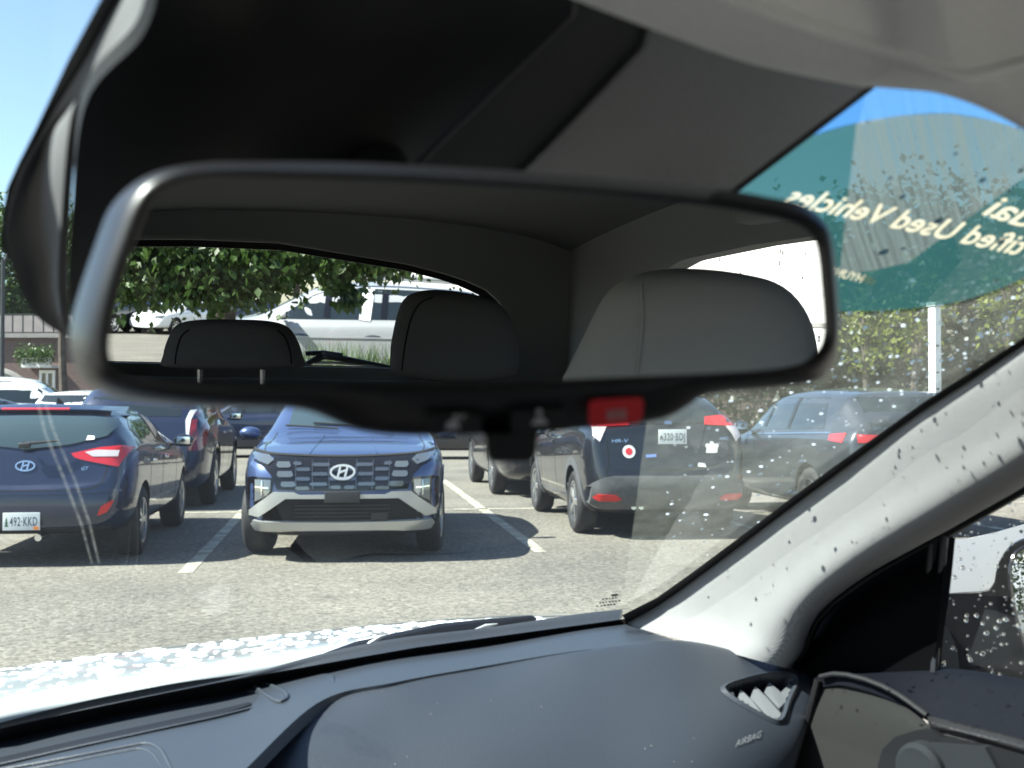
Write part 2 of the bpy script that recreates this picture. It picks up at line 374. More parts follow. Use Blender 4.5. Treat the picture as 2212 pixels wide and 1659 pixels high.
# ------------------------------------------------------------------ ground
def asphalt():
    m = bpy.data.materials.new('asphalt'); m.use_nodes = True; nt = m.node_tree; N = nt.nodes; L = nt.links; b = N['Principled BSDF']
    tc = N.new('ShaderNodeTexCoord')
    def noise(sc, det=4.0, rough=.6):
        n = N.new('ShaderNodeTexNoise'); n.inputs['Scale'].default_value = sc; n.inputs['Detail'].default_value = det; n.inputs['Roughness'].default_value = rough
        L.new(tc.outputs['Object'], n.inputs['Vector']); return n
    fine = noise(55, 3, .7); grit = noise(17, 4, .75); big = noise(.42, 9, .72)
    vo = N.new('ShaderNodeTexVoronoi'); vo.inputs['Scale'].default_value = 42; L.new(tc.outputs['Object'], vo.inputs['Vector'])
    r1 = N.new('ShaderNodeValToRGB'); e = r1.color_ramp.elements
    e[0].position = .36; e[0].color = (.098, .090, .073, 1); e[1].position = .66; e[1].color = (.285, .265, .222, 1)
    a = N.new('ShaderNodeMath'); a.operation = 'MULTIPLY_ADD'; a.inputs[1].default_value = .55; L.new(grit.outputs['Fac'], a.inputs[0])
    a2 = N.new('ShaderNodeMath'); a2.operation = 'MULTIPLY'; a2.inputs[1].default_value = .45; L.new(fine.outputs['Fac'], a2.inputs[0]); L.new(a2.outputs[0], a.inputs[2])
    L.new(a.outputs[0], r1.inputs[0])
    r2 = N.new('ShaderNodeValToRGB'); e = r2.color_ramp.elements; e[0].position = .32; e[0].color = (.60, .60, .62, 1); e[1].position = .66; e[1].color = (1, 1, 1, 1); L.new(big.outputs['Fac'], r2.inputs[0])
    mx = N.new('ShaderNodeMix'); mx.data_type = 'RGBA'; mx.blend_type = 'MULTIPLY'; mx.inputs[0].default_value = 1
    L.new(r1.outputs[0], mx.inputs[6]); L.new(r2.outputs[0], mx.inputs[7])
    st = noise(.9, 3, .5); r4 = N.new('ShaderNodeMapRange'); r4.inputs['From Min'].default_value = .62; r4.inputs['From Max'].default_value = .74; r4.inputs['To Min'].default_value = 1; r4.inputs['To Max'].default_value = .68; L.new(st.outputs['Fac'], r4.inputs[0])
    m4 = N.new('ShaderNodeMix'); m4.data_type = 'RGBA'; m4.blend_type = 'MULTIPLY'; m4.inputs[0].default_value = 1; L.new(mx.outputs[2], m4.inputs[6]); L.new(r4.outputs[0], m4.inputs[7]); mx = m4
    # pale and dark single stones
    r3 = N.new('ShaderNodeMapRange'); r3.inputs['From Min'].default_value = 0; r3.inputs['From Max'].default_value = 1; r3.inputs['To Min'].default_value = .72; r3.inputs['To Max'].default_value = 1.35
    sp = N.new('ShaderNodeSeparateColor'); L.new(vo.outputs['Color'], sp.inputs[0]); L.new(sp.outputs[0], r3.inputs[0])
    m3 = N.new('ShaderNodeMix'); m3.data_type = 'RGBA'; m3.blend_type = 'MULTIPLY'; m3.inputs[0].default_value = 1
    L.new(mx.outputs[2], m3.inputs[6]); L.new(r3.outputs[0], m3.inputs[7]); L.new(m3.outputs[2], b.inputs['Base Color'])
    b.inputs['Roughness'].default_value = .9; b.inputs['Specular IOR Level'].default_value = .25
    bp = N.new('ShaderNodeBump'); bp.inputs['Strength'].default_value = .7; bp.inputs['Distance'].default_value = .012; L.new(a.outputs[0], bp.inputs['Height']); L.new(bp.outputs[0], b.inputs['Normal'])
    return m
M['asphalt'] = asphalt()
M['line'] = mat('road_paint', (.33, .31, .245), .8, noise=(5, .55, 9), bump=(60, .4, .004))
M['line_white'] = mat('white_road_paint', (.52, .49, .40), .8, noise=(6, .4, 9))
g = mk('ground', [(-900, -900, 0), (900, -900, 0), (900, 900, 0), (-900, 900, 0)], [(0, 1, 2, 3)], M['asphalt'], None, False); tag(g, kind='structure')

def stripe(a, b, w, m=None):
    a, b = Vector((a.x, a.y, .004)), Vector((b.x, b.y, .004)); t = (b-a).normalized(); n = Vector((-t.y, t.x, 0))*w/2
    k = max(2, int((b-a).length/.35)); vs = []
    for i in range(k+1):
        p = a+(b-a)*(i/k); j = 1+random.uniform(-.13, .1)
        vs += [p+n*j, p-n*j]
    o = mk('stall_line', vs, [(2*i, 2*i+1, 2*i+3, 2*i+2) for i in range(k)], m or M['line'], None, False)
    tag(o, kind='structure'); return o
pL = GND(400, 1238); pR = GND(1168, 1193)
stripe(pL, pL+sf*11.6, .13); stripe(pR, pR+sf*11.0, .13)
mid = pL+sf*5.6
stripe(mid-sr*6.0, mid+sr*14.0, .11)                           # the line between the two rows of stalls
pN = pR+sr*2.75; stripe(pN, pN+sf*11.0, .13); pN2 = pR+sr*5.5; stripe(pN2, pN2+sf*11.0, .13)
pM = pL-sr*2.75; stripe(pM, pM+sf*11.6, .13)

# ------------------------------------------------------------------ cars
def prof(kn, y):
    K = np.array(kn, float); return float(np.interp(y, K[:, 0], K[:, 1]))
def smooth_prof(kn, y):
    K = np.array(kn, float); xs, ys = K[:, 0], K[:, 1]
    d = np.diff(ys)/np.diff(xs); m = np.zeros(len(xs))
    for i in range(1, len(xs)-1):
        m[i] = 0 if d[i-1]*d[i] <= 0 else 2*d[i-1]*d[i]/(d[i-1]+d[i])
    m[0], m[-1] = d[0], d[-1]
    y = min(max(y, xs[0]), xs[-1]); i = min(int(np.searchsorted(xs, y, 'right'))-1, len(xs)-2); i = max(i, 0)
    h = xs[i+1]-xs[i]; t = (y-xs[i])/h
    return (2*t**3-3*t*t+1)*ys[i]+(t**3-2*t*t+t)*h*m[i]+(-2*t**3+3*t*t)*ys[i+1]+(t**3-t*t)*h*m[i+1]

def car_body(sp, pm, parent, wells=True):
    yr, yf = sp['top'][0][0], sp['top'][-1][0]
    ys = sorted(set([k[0] for k in sp['top']] + list(np.linspace(yr+.3, yf-.3, 16)) + [yr, yr+.03, yr+.09, yr+.2, yf-.2, yf-.09, yf-.03, yf]))
    ys = [y for i, y in enumerate(ys) if i == 0 or y-ys[i-1] > .02]; ys[-1] = yf
    rows = []
    for y in ys:
        zb = prof(sp['zb'], y); top = smooth_prof(sp['top'], y); be = min(smooth_prof(sp['belt'], y), top-.03); w = smooth_prof(sp['w'], y)
        wt = min(smooth_prof(sp['wt'], y), w*.93); gh = top-be; ww = .955*w
        hood = 1 if gh < .22 else 0
        r = [(0, zb), (.78*w, zb), (.94*w, zb+.07), (.985*w, zb+(be-zb)*.33), (1.0*w, zb+(be-zb)*.66), (.993*w, be-.05), (ww, be+.0)]
        if hood: r += [(.93*w, be+.3*gh), (.86*w, be+.62*gh), (.70*w, be+.84*gh), (.38*w, be+.96*gh), (0, top)]
        else: r += [(ww-.02, be+.04), (wt+.38*(ww-wt), be+.55*gh), (wt, be+.86*gh), (.80*wt, be+.955*gh), (.42*wt, top-.012), (0, top)][0:1] + [(wt+.45*(ww-wt), be+.5*gh), (wt, be+.87*gh), (.62*wt, be+.965*gh), (0, top)]
        # slanted / bowed faces at both ends
        out = []
        for (x, z) in r:
            dy = 0
            if sp.get('ff'):
                k = min(1, max(0, (y-(yf-.45))/.45)); dy += k*k*np.interp(z, [q[0] for q in sp['ff']], [q[1] for q in sp['ff']])
            if sp.get('rf'):
                k = min(1, max(0, ((yr+.45)-y)/.45)); dy += k*k*np.interp(z, [q[0] for q in sp['rf']], [q[1] for q in sp['rf']])
            out.append((x, y+dy, z))
        rows.append(out)
    n = len(rows[0]); v = []; idx = {}
    for i, r in enumerate(rows):
        for j, (x, y, z) in enumerate(r):
            for s in ((1,) if j in (0, n-1) else (1, -1)):
                idx[(i, j, s)] = len(v); v.append((s*x, y, z))
            if j in (0, n-1): idx[(i, j, -1)] = idx[(i, j, 1)]
    f = []
    for i in range(len(rows)-1):
        for j in range(n-1):
            for s in (1, -1):
                q = [idx[(i, j, s)], idx[(i, j+1, s)], idx[(i+1, j+1, s)], idx[(i+1, j, s)]]
                f.append(q if s == 1 else q[::-1])
    for i in (0, len(rows)-1):
        for j in range(n-1):
            q = [idx[(i, j, 1)], idx[(i, j+1, 1)], idx[(i, j+1, -1)], idx[(i, j, -1)]]
            q = list(dict.fromkeys(q))
            if len(q) >= 3: f.append(q)
    me = bpy.data.meshes.new('body'); me.from_pydata(v, [], f)
    bm = bmesh.new(); bm.from_mesh(me); bmesh.ops.recalc_face_normals(bm, faces=bm.faces); bm.to_mesh(me); bm.free()
    o = bpy.data.objects.new('body', me); COL.objects.link(o)
    sb = o.modifiers.new('s', 'SUBSURF'); sb.levels = 2; sb.render_levels = 2
    cut = None
    if wells:
        mb = MB()
        for wy in (sp['wf'], sp['wr']):
            for s in (1, -1):
                wx = smooth_prof(sp['w'], wy)
                mb.lathe([(-.25, .0), (-.25, sp['r']*1.13), (.35, sp['r']*1.13), (.35, 0)], (s*wx, wy, sp['r']*1.02), 'x', 32)
        cut = mb.build('cutter', M['well'], None, False)
        bo = o.modifiers.new('b', 'BOOLEAN'); bo.object = cut; bo.operation = 'DIFFERENCE'; bo.solver = 'EXACT'
    me.materials.append(pm); me.materials.append(M['well']); me.materials.append(M['under'])
    dg = bpy.context.evaluated_depsgraph_get(); dg.update()
    m2 = bpy.data.meshes.new_from_object(o.evaluated_get(dg)); bpy.data.objects.remove(o); 
    if cut: bpy.data.objects.remove(cut)
    m2.name = 'body'
    # underside and wheel arches
    kb = sp['zb'][len(sp['zb'])//2][1]
    bm = bmesh.new(); bm.from_mesh(m2); 
    for q in bm.faces:
        c = q.calc_center_median()
        if q.material_index == 0 and q.normal.z < -.8 and c.z < kb+.06: q.material_index = 2
        for (wy) in (sp['wf'], sp['wr']):
            d = math.hypot(c.y-wy, c.z-sp['r']*1.02)
            if d < sp['r']*1.12 and c.z < sp['r']*2.2 and abs(c.x) < smooth_prof(sp['w'], wy)-.12: q.material_index = 1
    bvh = BVHTree.FromBMesh(bm); bm.to_mesh(m2); bm.free()
    names = [m.name if m else '' for m in m2.materials]
    ob = link('body', m2, None, parent, True, 32)
    return ob, bvh

WH = {}
def wheel(parent, x, y, r, s, style=0, steer=0.0, wdt=.225):
    key = (round(r, 3), style, round(wdt, 3))
    if key not in WH:
        t = MB().lathe([(-.5*wdt, r*.62), (-.5*wdt, r*.88), (-.40*wdt, r*.97), (-.28*wdt, r), (.28*wdt, r), (.40*wdt, r*.97), (.5*wdt, r*.88), (.49*wdt, r*.70), (.44*wdt, r*.66), (.2*wdt, r*.655)], (0, 0, 0), 'x', 40)
        a = t.build('tyre', M['tyre'], None); 
        rm = MB().lathe([(.43*wdt, r*.665), (.46*wdt, r*.65), (.44*wdt, r*.60), (.22*wdt, r*.585), (-.2*wdt, r*.6)], (0, 0, 0), 'x', 40)
        ns = (5, 7, 5, 10)[style % 4]
        for k in range(ns):
            for dv in ((-.11, .11) if style % 2 == 0 else (0,)):
                an = 2*math.pi*k/ns+dv
                c = Vector((.36*wdt, math.cos(an)*r*.36, math.sin(an)*r*.36))
                rot = Matrix.Rotation(an, 3, 'X')
                rm.box(c, (.16*wdt, r*.56, r*(.085 if style % 2 == 0 else .12)), rot)
        rm.lathe([(.44*wdt, 0), (.44*wdt, r*.13), (.30*wdt, r*.16)], (0, 0, 0), 'x', 16)
        b = rm.build('rim', M['rim'], None)
        c = MB().lathe([(.05*wdt, 0), (.05*wdt, r*.6)], (0, 0, 0), 'x', 24).build('brake_disc', M['well'], None, False)
        WH[key] = [q.data for q in (a, b, c)]
        for q in (a, b, c): bpy.data.objects.remove(q)
    w = empty('wheel', (x, y, r), (0 if s > 0 else math.pi)+steer, parent)
    for nm, me in zip(('tyre', 'rim', 'brake_disc'), WH[key]):
        o = bpy.data.objects.new(nm, me); COL.objects.link(o); o.parent = w
    return w

MAPS = {'rear': lambda u, v: (Vector((u, -9, v)), Vector((0, 1, 0))), 'front': lambda u, v: (Vector((u, 9, v)), Vector((0, -1, 0))),
        'right': lambda u, v: (Vector((5, u, v)), Vector((-1, 0, 0))), 'left': lambda u, v: (Vector((-5, u, v)), Vector((1, 0, 0))),
        'top': lambda u, v: (Vector((u, v, 5)), Vector((0, 0, -1)))}
def fix(poly, smooth, n=40):
    return [tuple(p) for p in (poly_resample(poly, n) if smooth else poly)]
class Car:
    def __init__(s, name, label, cat, pos, heading, sp, pm, group=None, wells=True, style=0, steer=0.0, wheels=True):
        s.o = tag(empty(name, (pos.x, pos.y, 0), -heading), label, cat, group or 'vehicles parked in the lot'); s.sp = sp
        s.body, s.bvh = car_body(sp, pm, s.o, wells)
        s.pm = pm
        if wheels:
            for wy, f in ((sp['wf'], 1), (sp['wr'], 0)):
                for sg in (1, -1):
                    wx = smooth_prof(sp['w'], wy)
                    wheel(s.o, sg*(wx-.125), wy, sp['r'], sg, style, steer if f else 0.0)
    def face(s, name, side, poly, m, off=.004, step=.09, skirt=.02, smooth=False, parent=None, both=False, n=40):
        out = []
        for sg in ((1, -1) if both else (1,)):
            sd = side
            if both and side in ('left', 'right'): sd = 'right' if sg == 1 else 'left'
            P = fix([(p[0]*(sg if both and side not in ('left', 'right') else 1), p[1]) for p in poly], smooth, n)
            out.append(project(name, s.bvh, P, MAPS[sd], off, m, parent or s.o, step, skirt))
        return out if both else out[0]
    def line(s, name, side, pts, w, m, off=.002, closed=False, n=40, parent=None, smooth=True):
        """thin strip following pts (shut line, trim)"""
        P = poly_resample(pts, n, closed, smooth); L = []; Rr = []
        for i in range(len(P)):
            a = P[i-1] if i > 0 or closed else P[i]; b = P[(i+1) % len(P)] if i < len(P)-1 or closed else P[i]
            t = b-a; t = t/(np.linalg.norm(t)+1e-9); nn = np.array([-t[1], t[0]])*w/2
            L.append(tuple(P[i]+nn)); Rr.append(tuple(P[i]-nn))
        bm = bmesh.new(); vl = [bm.verts.new((*p, 0)) for p in L]; vr = [bm.verts.new((*p, 0)) for p in Rr]
        k = len(P)
        for i in range(k if closed else k-1): bm.faces.new((vl[i], vl[(i+1) % k], vr[(i+1) % k], vr[i]))
        return project(name, s.bvh, bm, MAPS[side], off, m, parent or s.o, 9, min(off*2+.002, .02))
    def text(s, name, txt, side, cx, z, w, h, m, shear=0.0, bold=0.01, off=.006, parent=None):
        org = MAPS[side]
        sgn = -1 if side == 'front' else 1
        def mp(u, v):
            o, d = org(cx+u*w*sgn, z+(v-.5)*h); hit, n, _, _ = s.bvh.ray_cast(o, d)
            if hit is None: hit, n = o+d*5, -d
            if n.dot(d) > 0: n = -n
            return hit+n*off, n
        return text_obj(name, txt, mp, m, parent or s.o, 1, shear, bold, .0015)
    def plate(s, side, cx, z, txt, left=None, w=.305, h=.152, tilt=0):
        org = MAPS[side]; pts = []
        for dx in (-1, 1):
            for dz in (-1, 1):
                o, d = org(cx+dx*w/2, z+dz*h/2); hit = s.bvh.ray_cast(o, d)[0]; pts.append(hit.y if hit else 0)
        y = (min(pts) if side == 'rear' else max(pts)); sy = -1 if side == 'rear' else 1
        yy = y+sy*.012
        p = MB().box((cx, yy, z), (w, .006, h), None, .0025).build('licence_plate', M['plate'], s.o)
        if txt:
            mp = lambda u, v: (Vector((cx+.018+u*.225*(-sy), yy+sy*.0045, z-.038+v*.076)), Vector((0, sy, 0)))
            text_obj('plate_number', txt, mp, M['plate_ink'], p, 1, 0, .012, .001, space=1.1)
            mb = MB()
            if left == 'pine':
                for k, (ww, z0, z1) in enumerate(((.036, -.045, -.005), (.028, -.02, .02), (.018, .005, .04))):
                    mb.add([(cx-.122-ww/2, yy+sy*.0042+sy*k*.0004, z+z0), (cx-.122+ww/2, yy+sy*.0042+sy*k*.0004, z+z0), (cx-.122, yy+sy*.0042+sy*k*.0004, z+z1)], [(0, 1, 2)])
                mb.build('pine_emblem', M['green_ink'], p, False)
                MB().box((cx+.122, yy+sy*.004, z-.058), (.042, .002, .026)).build('date_sticker', M['amber'], p, False)
            elif left:
                mb.tube([(cx-.135+q*.03, yy+sy*.0045, z-.03+.03*math.sin(q*5)+q*.04) for q in np.linspace(0, 1, 8)], .006, 5)
                mb.build('branch_emblem', M['dark_chrome'], p, False)
        return p
    def mirrors(s, y, z, x, m, wdt=.20, h=.14):
        for sg in (1, -1):
            P = empty('door_mirror', (sg*x, y, z), 0, s.o); P.scale = (.86, .86, .86)
            MB().ellipsoid((sg*.13, .0, .02), (.125, .085, .075), 16, 10).build('mirror_cap', m, P)
            b = MB().box((sg*.135, -.062, .015), (.19, .03, .115), None, .012); b.box((sg*.02, .01, -.035), (.1, .05, .03), None, .008); b.box((sg*.13, .005, -.05), (.2, .1, .022), None, .01)
            b.build('mirror_housing', M['gloss_black'], P)
            MB().box((sg*.135, -.079, .016), (.165, .003, .095), None, .001).build('mirror_face', M['chrome'], P)

# ---- profile tables (y from rear to front, metres) ------------------------------------------------
def base(L, Wd, H, r, wb, fo, **k):
    """generic two-box profile scaled to size; k overrides"""
    yf = L/2; yr = -L/2; wf = yf-fo; wr = wf-wb
    d = dict(r=r, wf=wf, wr=wr,
        zb=[(yr, .34), (yr+.25, .26), (wr, .22), (wf, .22), (yf-.3, .22), (yf, .27)],
        w=[(yr, Wd*.33), (yr+.04, Wd*.405), (yr+.13, Wd*.455), (yr+.45, Wd*.488), (wr+.1, Wd*.5), (wf-.1, Wd*.5), (yf-.5, Wd*.485), (yf-.2, Wd*.452), (yf-.06, Wd*.395), (yf, Wd*.30)])
    d.update(k); return d
# ------------------------------------------------------------------ the cars across the aisle
# nose of the blue SUV facing us
Wd = 1.865; H = 1.66
sp = base(4.63, Wd, H, .355, 2.755, .89,
    top=[(-2.315, .86), (-2.25, 1.00), (-2.1, 1.10), (-1.85, 1.38), (-1.5, 1.60), (-.6, 1.665), (.1, 1.64), (.45, 1.52), (1.02, 1.16), (1.25, 1.09), (1.7, 1.045), (2.05, .985), (2.22, .93), (2.28, .84), (2.315, .74)],
    belt=[(-2.315, .80), (-2.1, 1.02), (-1.4, 1.06), (0, 1.02), (.9, .99), (1.5, .965), (2.0, .90), (2.24, .84), (2.315, .70)],
    wt=[(-2.3, .5), (-1.9, .6), (-1.2, .655), (-.2, .66), (.4, .65), (1.1, .78), (2.3, .7)],
    ff=[(.25, -.10), (.45, -.0), (.65, .0), (.9, -.04), (1.1, -.10)], rf=[(.3, 0), (.8, -.02), (1.1, .05)])
pos = CD(-1.735, 10.25+2.315)
front_head = STALL+math.pi+R(2.5)
T = Car('blue_suv', 'blue crossover parked nose towards us with a wide segmented grille', 'car', pos, front_head, sp, M['blue'], style=0, steer=R(-7))
T.face('windscreen', 'front', [(-.60, 1.185), (0, 1.20), (.60, 1.185), (.56, 1.42), (.50, 1.57), (0, 1.60), (-.50, 1.57), (-.56, 1.42)], M['screen'], .004, .12)
T.face('side_window', 'right', [(-1.55, 1.12), (.75, 1.08), (.35, 1.42), (.0, 1.54), (-1.2, 1.55), (-1.5, 1.40)], M['tint'], .004, .15, both=True)
for sg in (1, -1): T.line('bonnet_crease', 'top', [(sg*.23, 1.15), (sg*.25, 1.6), (sg*.30, 2.1)], .012, M['blue'], .006, n=14)
for sg in (1, -1): T.line('bonnet_gap', 'top', [(sg*.70, 1.0), (sg*.74, 1.6), (sg*.70, 2.02), (sg*.62, 2.17)], .010, M['well'], .0015, n=18)
# dark mask from lamp to lamp
mask = [(0, .925), (.35, .93), (.60, .945), (.80, .975), (.865, .985), (.80, .90), (.70, .85), (.63, .78), (.575, .655), (.35, .645), (0, .64)]
mask = mask + [(-a, b) for a, b in mask[-2:0:-1]]
T.face('grille', 'front', mask, M['gloss_black'], .006, .06, .02)
T.line('grille_edge', 'front', [(-.86, .992), (-.60, .955), (0, .936), (.60, .955), (.86, .992)], .014, M['well'], .012, n=40)
def seg(x, z, w, h, m, nm, off=.014):
    P = [(x-w/2, z-h*.25), (x-w/2+.02, z-h/2), (x+w/2-.02, z-h/2), (x+w/2, z-h*.1), (x+w/2-.01, z+h/2), (x-w/2+.015, z+h/2)]
    for sg in (1, -1): T.face(nm, 'front', [(sg*a, b) for a, b in P], m, off, .08, .012)
# parametric lamps set into the ends of the grille
seg(.52, .865, .13, .05, M['lamp_glass'], 'running_lamp'); seg(.505, .785, .145, .05, M['lamp_glass'], 'running_lamp'); seg(.475, .70, .135, .045, M['lamp_glass'], 'running_lamp')
T.face('running_lamp', 'front', [(.61, .905), (.66, .945), (.80, .962), (.835, .955), (.75, .895), (.66, .865)], M['lamp_glass'], .014, .08, .012, both=True)
for x, z, w in ((.19, .865, .16), (.20, .785, .15), (.21, .70, .16), (.345, .825, .13), (.345, .745, .13), (.35, .665, .13), (.40, .875, .08), (.07, .745, .10), (.07, .825, .10), (.06, .672, .10)):
    seg(x, z, w, .030, M['dark_chrome'], 'grille_bar', .012)
for x in (.125, .27, .415):
    for sg in (1, -1): T.line('grille_post', 'front', [(sg*x, .905), (sg*(x-.004), .78), (sg*(x-.01), .655)], .006, M['dark_chrome'], .011, n=6)
# badge: slanted H in an oval
def badge(C, side, cx, z, w, m=None, off=.03):
    m = m or M['satin']; e = [(cx+w/2*math.cos(t), z+w*.26*math.sin(t)) for t in np.linspace(0, 2*math.pi, 29)[:-1]]
    b = C.line('badge', side, e, w*.085, m, off, closed=True, n=32)
    s = 1 if side == 'rear' else -1
    for pts in ([(-.20, -.20), (-.10, .20)], [(.10, -.20), (.20, .20)], [(-.17, -.05), (0, .03), (.17, .06)]):
        C.line('badge', side, [(cx+s*w*a, z+w*b_) for a, b_ in pts], w*.085, m, off, n=6, smooth=False)
badge(T, 'front', 0, .795, .21, M['satin'], .03)
# lower lamps in the corners
T.face('lamp_surround', 'front', [(.60, .755), (.80, .765), (.865, .75), (.86, .47), (.80, .46), (.62, .60)], M['gloss_black'], .005, .07, .02, both=True)
T.face('headlamp', 'front', [(.625, .735), (.765, .74), (.765, .545), (.66, .60), (.63, .64)], M['lamp_glass'], .015, .07, .015, both=True)
T.line('headlamp_rib', 'front', [(.64, .665), (.76, .675)], .012, M['chrome'], .02, n=5); T.line('headlamp_rib', 'front', [(-.64, .665), (-.76, .675)], .012, M['chrome'], .02, n=5)
T.line('headlamp_rib', 'front', [(.70, .60), (.70, .73)], .010, M['chrome'], .021, n=5); T.line('headlamp_rib', 'front', [(-.70, .60), (-.70, .73)], .010, M['chrome'], .021, n=5)
# lower grille, silver guard
low = [(0, .60), (.47, .60), (.70, .43), (.72, .37), (.50, .345), (0, .34)]; low = low+[(-a, b) for a, b in low[-2:0:-1]]
T.face('lower_grille', 'front', low, M['well'], .004, .07, .02)
for k in range(5): T.line('grille_slat', 'front', [(-.42, .385+.032*k), (.42, .385+.032*k)], .010, M['dark_plastic'], .012, n=12, smooth=False)
T.face('sensor_cover', 'front', [(-.40, .36), (-.25, .36), (-.25, .45), (-.40, .45)], M['dark_plastic'], .02, .08, .02)
limb = [(0, .607), (.376, .607), (.43, .632), (.60, .634), (.81, .47), (.815, .425), (.72, .418), (.495, .575), (0, .573)]; limb = limb+[(-a, b) for a, b in limb[-2:0:-1]]
T.face('silver_guard', 'front', limb, M['satin'], .028, .06, .03)
bar = [(0, .372), (.50, .378), (.775, .385), (.80, .35), (.77, .30), (.52, .298), (0, .300)]; bar = bar+[(-a, b) for a, b in bar[-2:0:-1]]
T.face('silver_guard', 'front', bar, M['satin'], .032, .06, .035)
T.face('corner_cladding', 'front', [(.78, .47), (.90, .52), (.915, .36), (.80, .27), (.77, .30), (.80, .36)], M['gloss_black'], .012, .06, .02, both=True)
T.face('chin', 'front', [(-.78, .29), (.78, .29), (.72, .235), (-.72, .235)], M['dark_plastic'], .010, .1, .02)
MB().box((0, 2.315+.035, .588), (.31, .03, .10), None, .006).build('plate_bracket', M['dark_plastic'], T.o)
T.line('arch_cladding', 'right', [(sp['wf']+.43*math.cos(t), .36+.43*math.sin(t)) for t in np.linspace(-.1, math.pi+.1, 22)], .075, M['gloss_black'], .012, n=30)
T.line('arch_cladding', 'left', [(sp['wf']+.43*math.cos(t), .36+.43*math.sin(t)) for t in np.linspace(-.1, math.pi+.1, 22)], .075, M['gloss_black'], .012, n=30)
T.mirrors(.62, 1.10, .90, M['blue'])
wb_ = MB(); wb_.tube([(-.45, 1.07, 1.165), (-.1, .98, 1.20), (.35, .93, 1.225)], .010, 6); wb_.tube([(.1, 1.07, 1.17), (.4, 1.0, 1.19), (.62, .96, 1.2)], .010, 6)
wb_.build('wiper', M['dark_plastic'], T.o)

# rear of the navy hatchback on the left
sp = base(4.30, 1.80, 1.47, .325, 2.65, .86,
    top=[(-2.15, .70), (-2.11, .86), (-2.07, 1.02), (-1.86, 1.27), (-1.68, 1.36), (-1.2, 1.40), (-.4, 1.415), (.15, 1.385), (.5, 1.28), (1.05, 1.03), (1.4, .97), (1.9, .87), (2.08, .76), (2.15, .62)],
    belt=[(-2.15, .66), (-2.08, .98), (-1.6, 1.06), (-.8, 1.02), (.6, .94), (1.2, .91), (1.9, .80), (2.15, .56)],
    wt=[(-2.15, .55), (-1.9, .66), (-1.5, .66), (-.5, .65), (.4, .63), (1.1, .74), (2.2, .66)],
    rf=[(.3, .02), (.45, -.03), (.65, -.02), (.7, .03), (.95, .05), (1.3, .0)],
    w=[(-2.15, .70), (-2.10, .80), (-2.0, .86), (-1.6, .895), (-1.0, .90), (.9, .90), (1.6, .875), (1.95, .80), (2.10, .70), (2.15, .54)])
pos = CD(-4.22, 10.0)+sf*2.15
HB = Car('navy_hatchback', 'navy hatchback with its tailgate towards us and number plate 492 KKD', 'car', pos, STALL, sp, M['navy'], style=2)
HB.face('rear_window', 'rear', [(0, 1.012), (.36, 1.05), (.66, 1.12), (.73, 1.22), (.69, 1.275), (.5, 1.29), (0, 1.30), (-.5, 1.29), (-.69, 1.275), (-.73, 1.22), (-.66, 1.12), (-.36, 1.05)], M['screen'], .012, .05)
HB.face('window_sticker', 'rear', [(.49, 1.085), (.56, 1.09), (.555, 1.12), (.50, 1.125)], M['white_vinyl'], .015, .05, .004)
HB.face('spoiler', 'rear', [(-.72, 1.30), (-.5, 1.318), (0, 1.326), (.5, 1.318), (.72, 1.30), (.62, 1.345), (0, 1.372), (-.62, 1.345)], M['navy'], .045, .09, .05)
HB.face('brake_lamp', 'rear', [(-.29, 1.319), (.29, 1.319), (.29, 1.332), (-.29, 1.332)], M['lamp_red'], .049, .1, .01)
HB.face('tail_lamp', 'rear', [(.375, .975), (.62, 1.027), (.80, 1.04), (.862, 1.02), (.815, .93), (.775, .857), (.51, .91), (.41, .935)], M['lamp_red'], .010, .06, .02, both=True)
HB.face('tail_lamp_inner', 'rear', [(.49, .985), (.585, 1.003), (.775, .996), (.768, .945), (.56, .946)], M['lamp_clear'], .014, .06, .012, both=True)
badge(HB, 'rear', 0, .87, .155, M['chrome'], .008)
HB.text('model_lettering', 'GT', 'rear', .50, .845, .06, .03, M['chrome'], .2)
HB.plate('rear', 0, .40, '492\u00b7KKD', 'pine')
HB.line('tailgate_gap', 'rear', [(-.70, .96), (-.64, .72), (-.45, .665), (0, .66), (.45, .665), (.64, .72), (.70, .96)], .008, M['well'], .0015, n=50)
HB.line('bumper_ledge', 'rear', [(-.80, .655), (-.4, .64), (0, .635), (.4, .64), (.80, .655)], .018, M['navy'], .014, n=40)
HB.face('rear_reflector', 'rear', [(.62, .446), (.65, .518), (.75, .577), (.738, .53), (.70, .47), (.63, .44)], M['reflector'], .006, .06, .01, both=True)
HB.face('bumper_valance', 'rear', [(-.70, .33), (.70, .33), (.62, .24), (-.62, .24)], M['dark_plastic'], .006, .1, .02)
HB.face('side_window', 'right', [(-1.50, 1.20), (-1.30, 1.09), (-.6, 1.045), (.62, .985), (.30, 1.20), (-.05, 1.31), (-.8, 1.335), (-1.25, 1.29)], M['tint'], .004, .15, both=True)
for y0 in (-.40, .30): HB.line('window_post', 'right', [(y0+.06, 1.06), (y0-.02, 1.31)], .07, M['gloss_black'], .008, n=6, smooth=False)
HB.line('window_trim', 'right', [(-1.53, 1.19), (-1.30, 1.075), (-.6, 1.03), (.66, .97)], .014, M['chrome'], .007, n=20)
for y0 in (-1.12, -.36, .62): HB.line('door_gap', 'right', [(y0+.10, .98), (y0+.04, .60), (y0, .30)], .007, M['well'], .0015, n=10)
for y0 in (-.95, -.18): MB().box((.915, y0, .87), (.02, .18, .03), None, .008).build('door_handle', M['chrome'], HB.o)
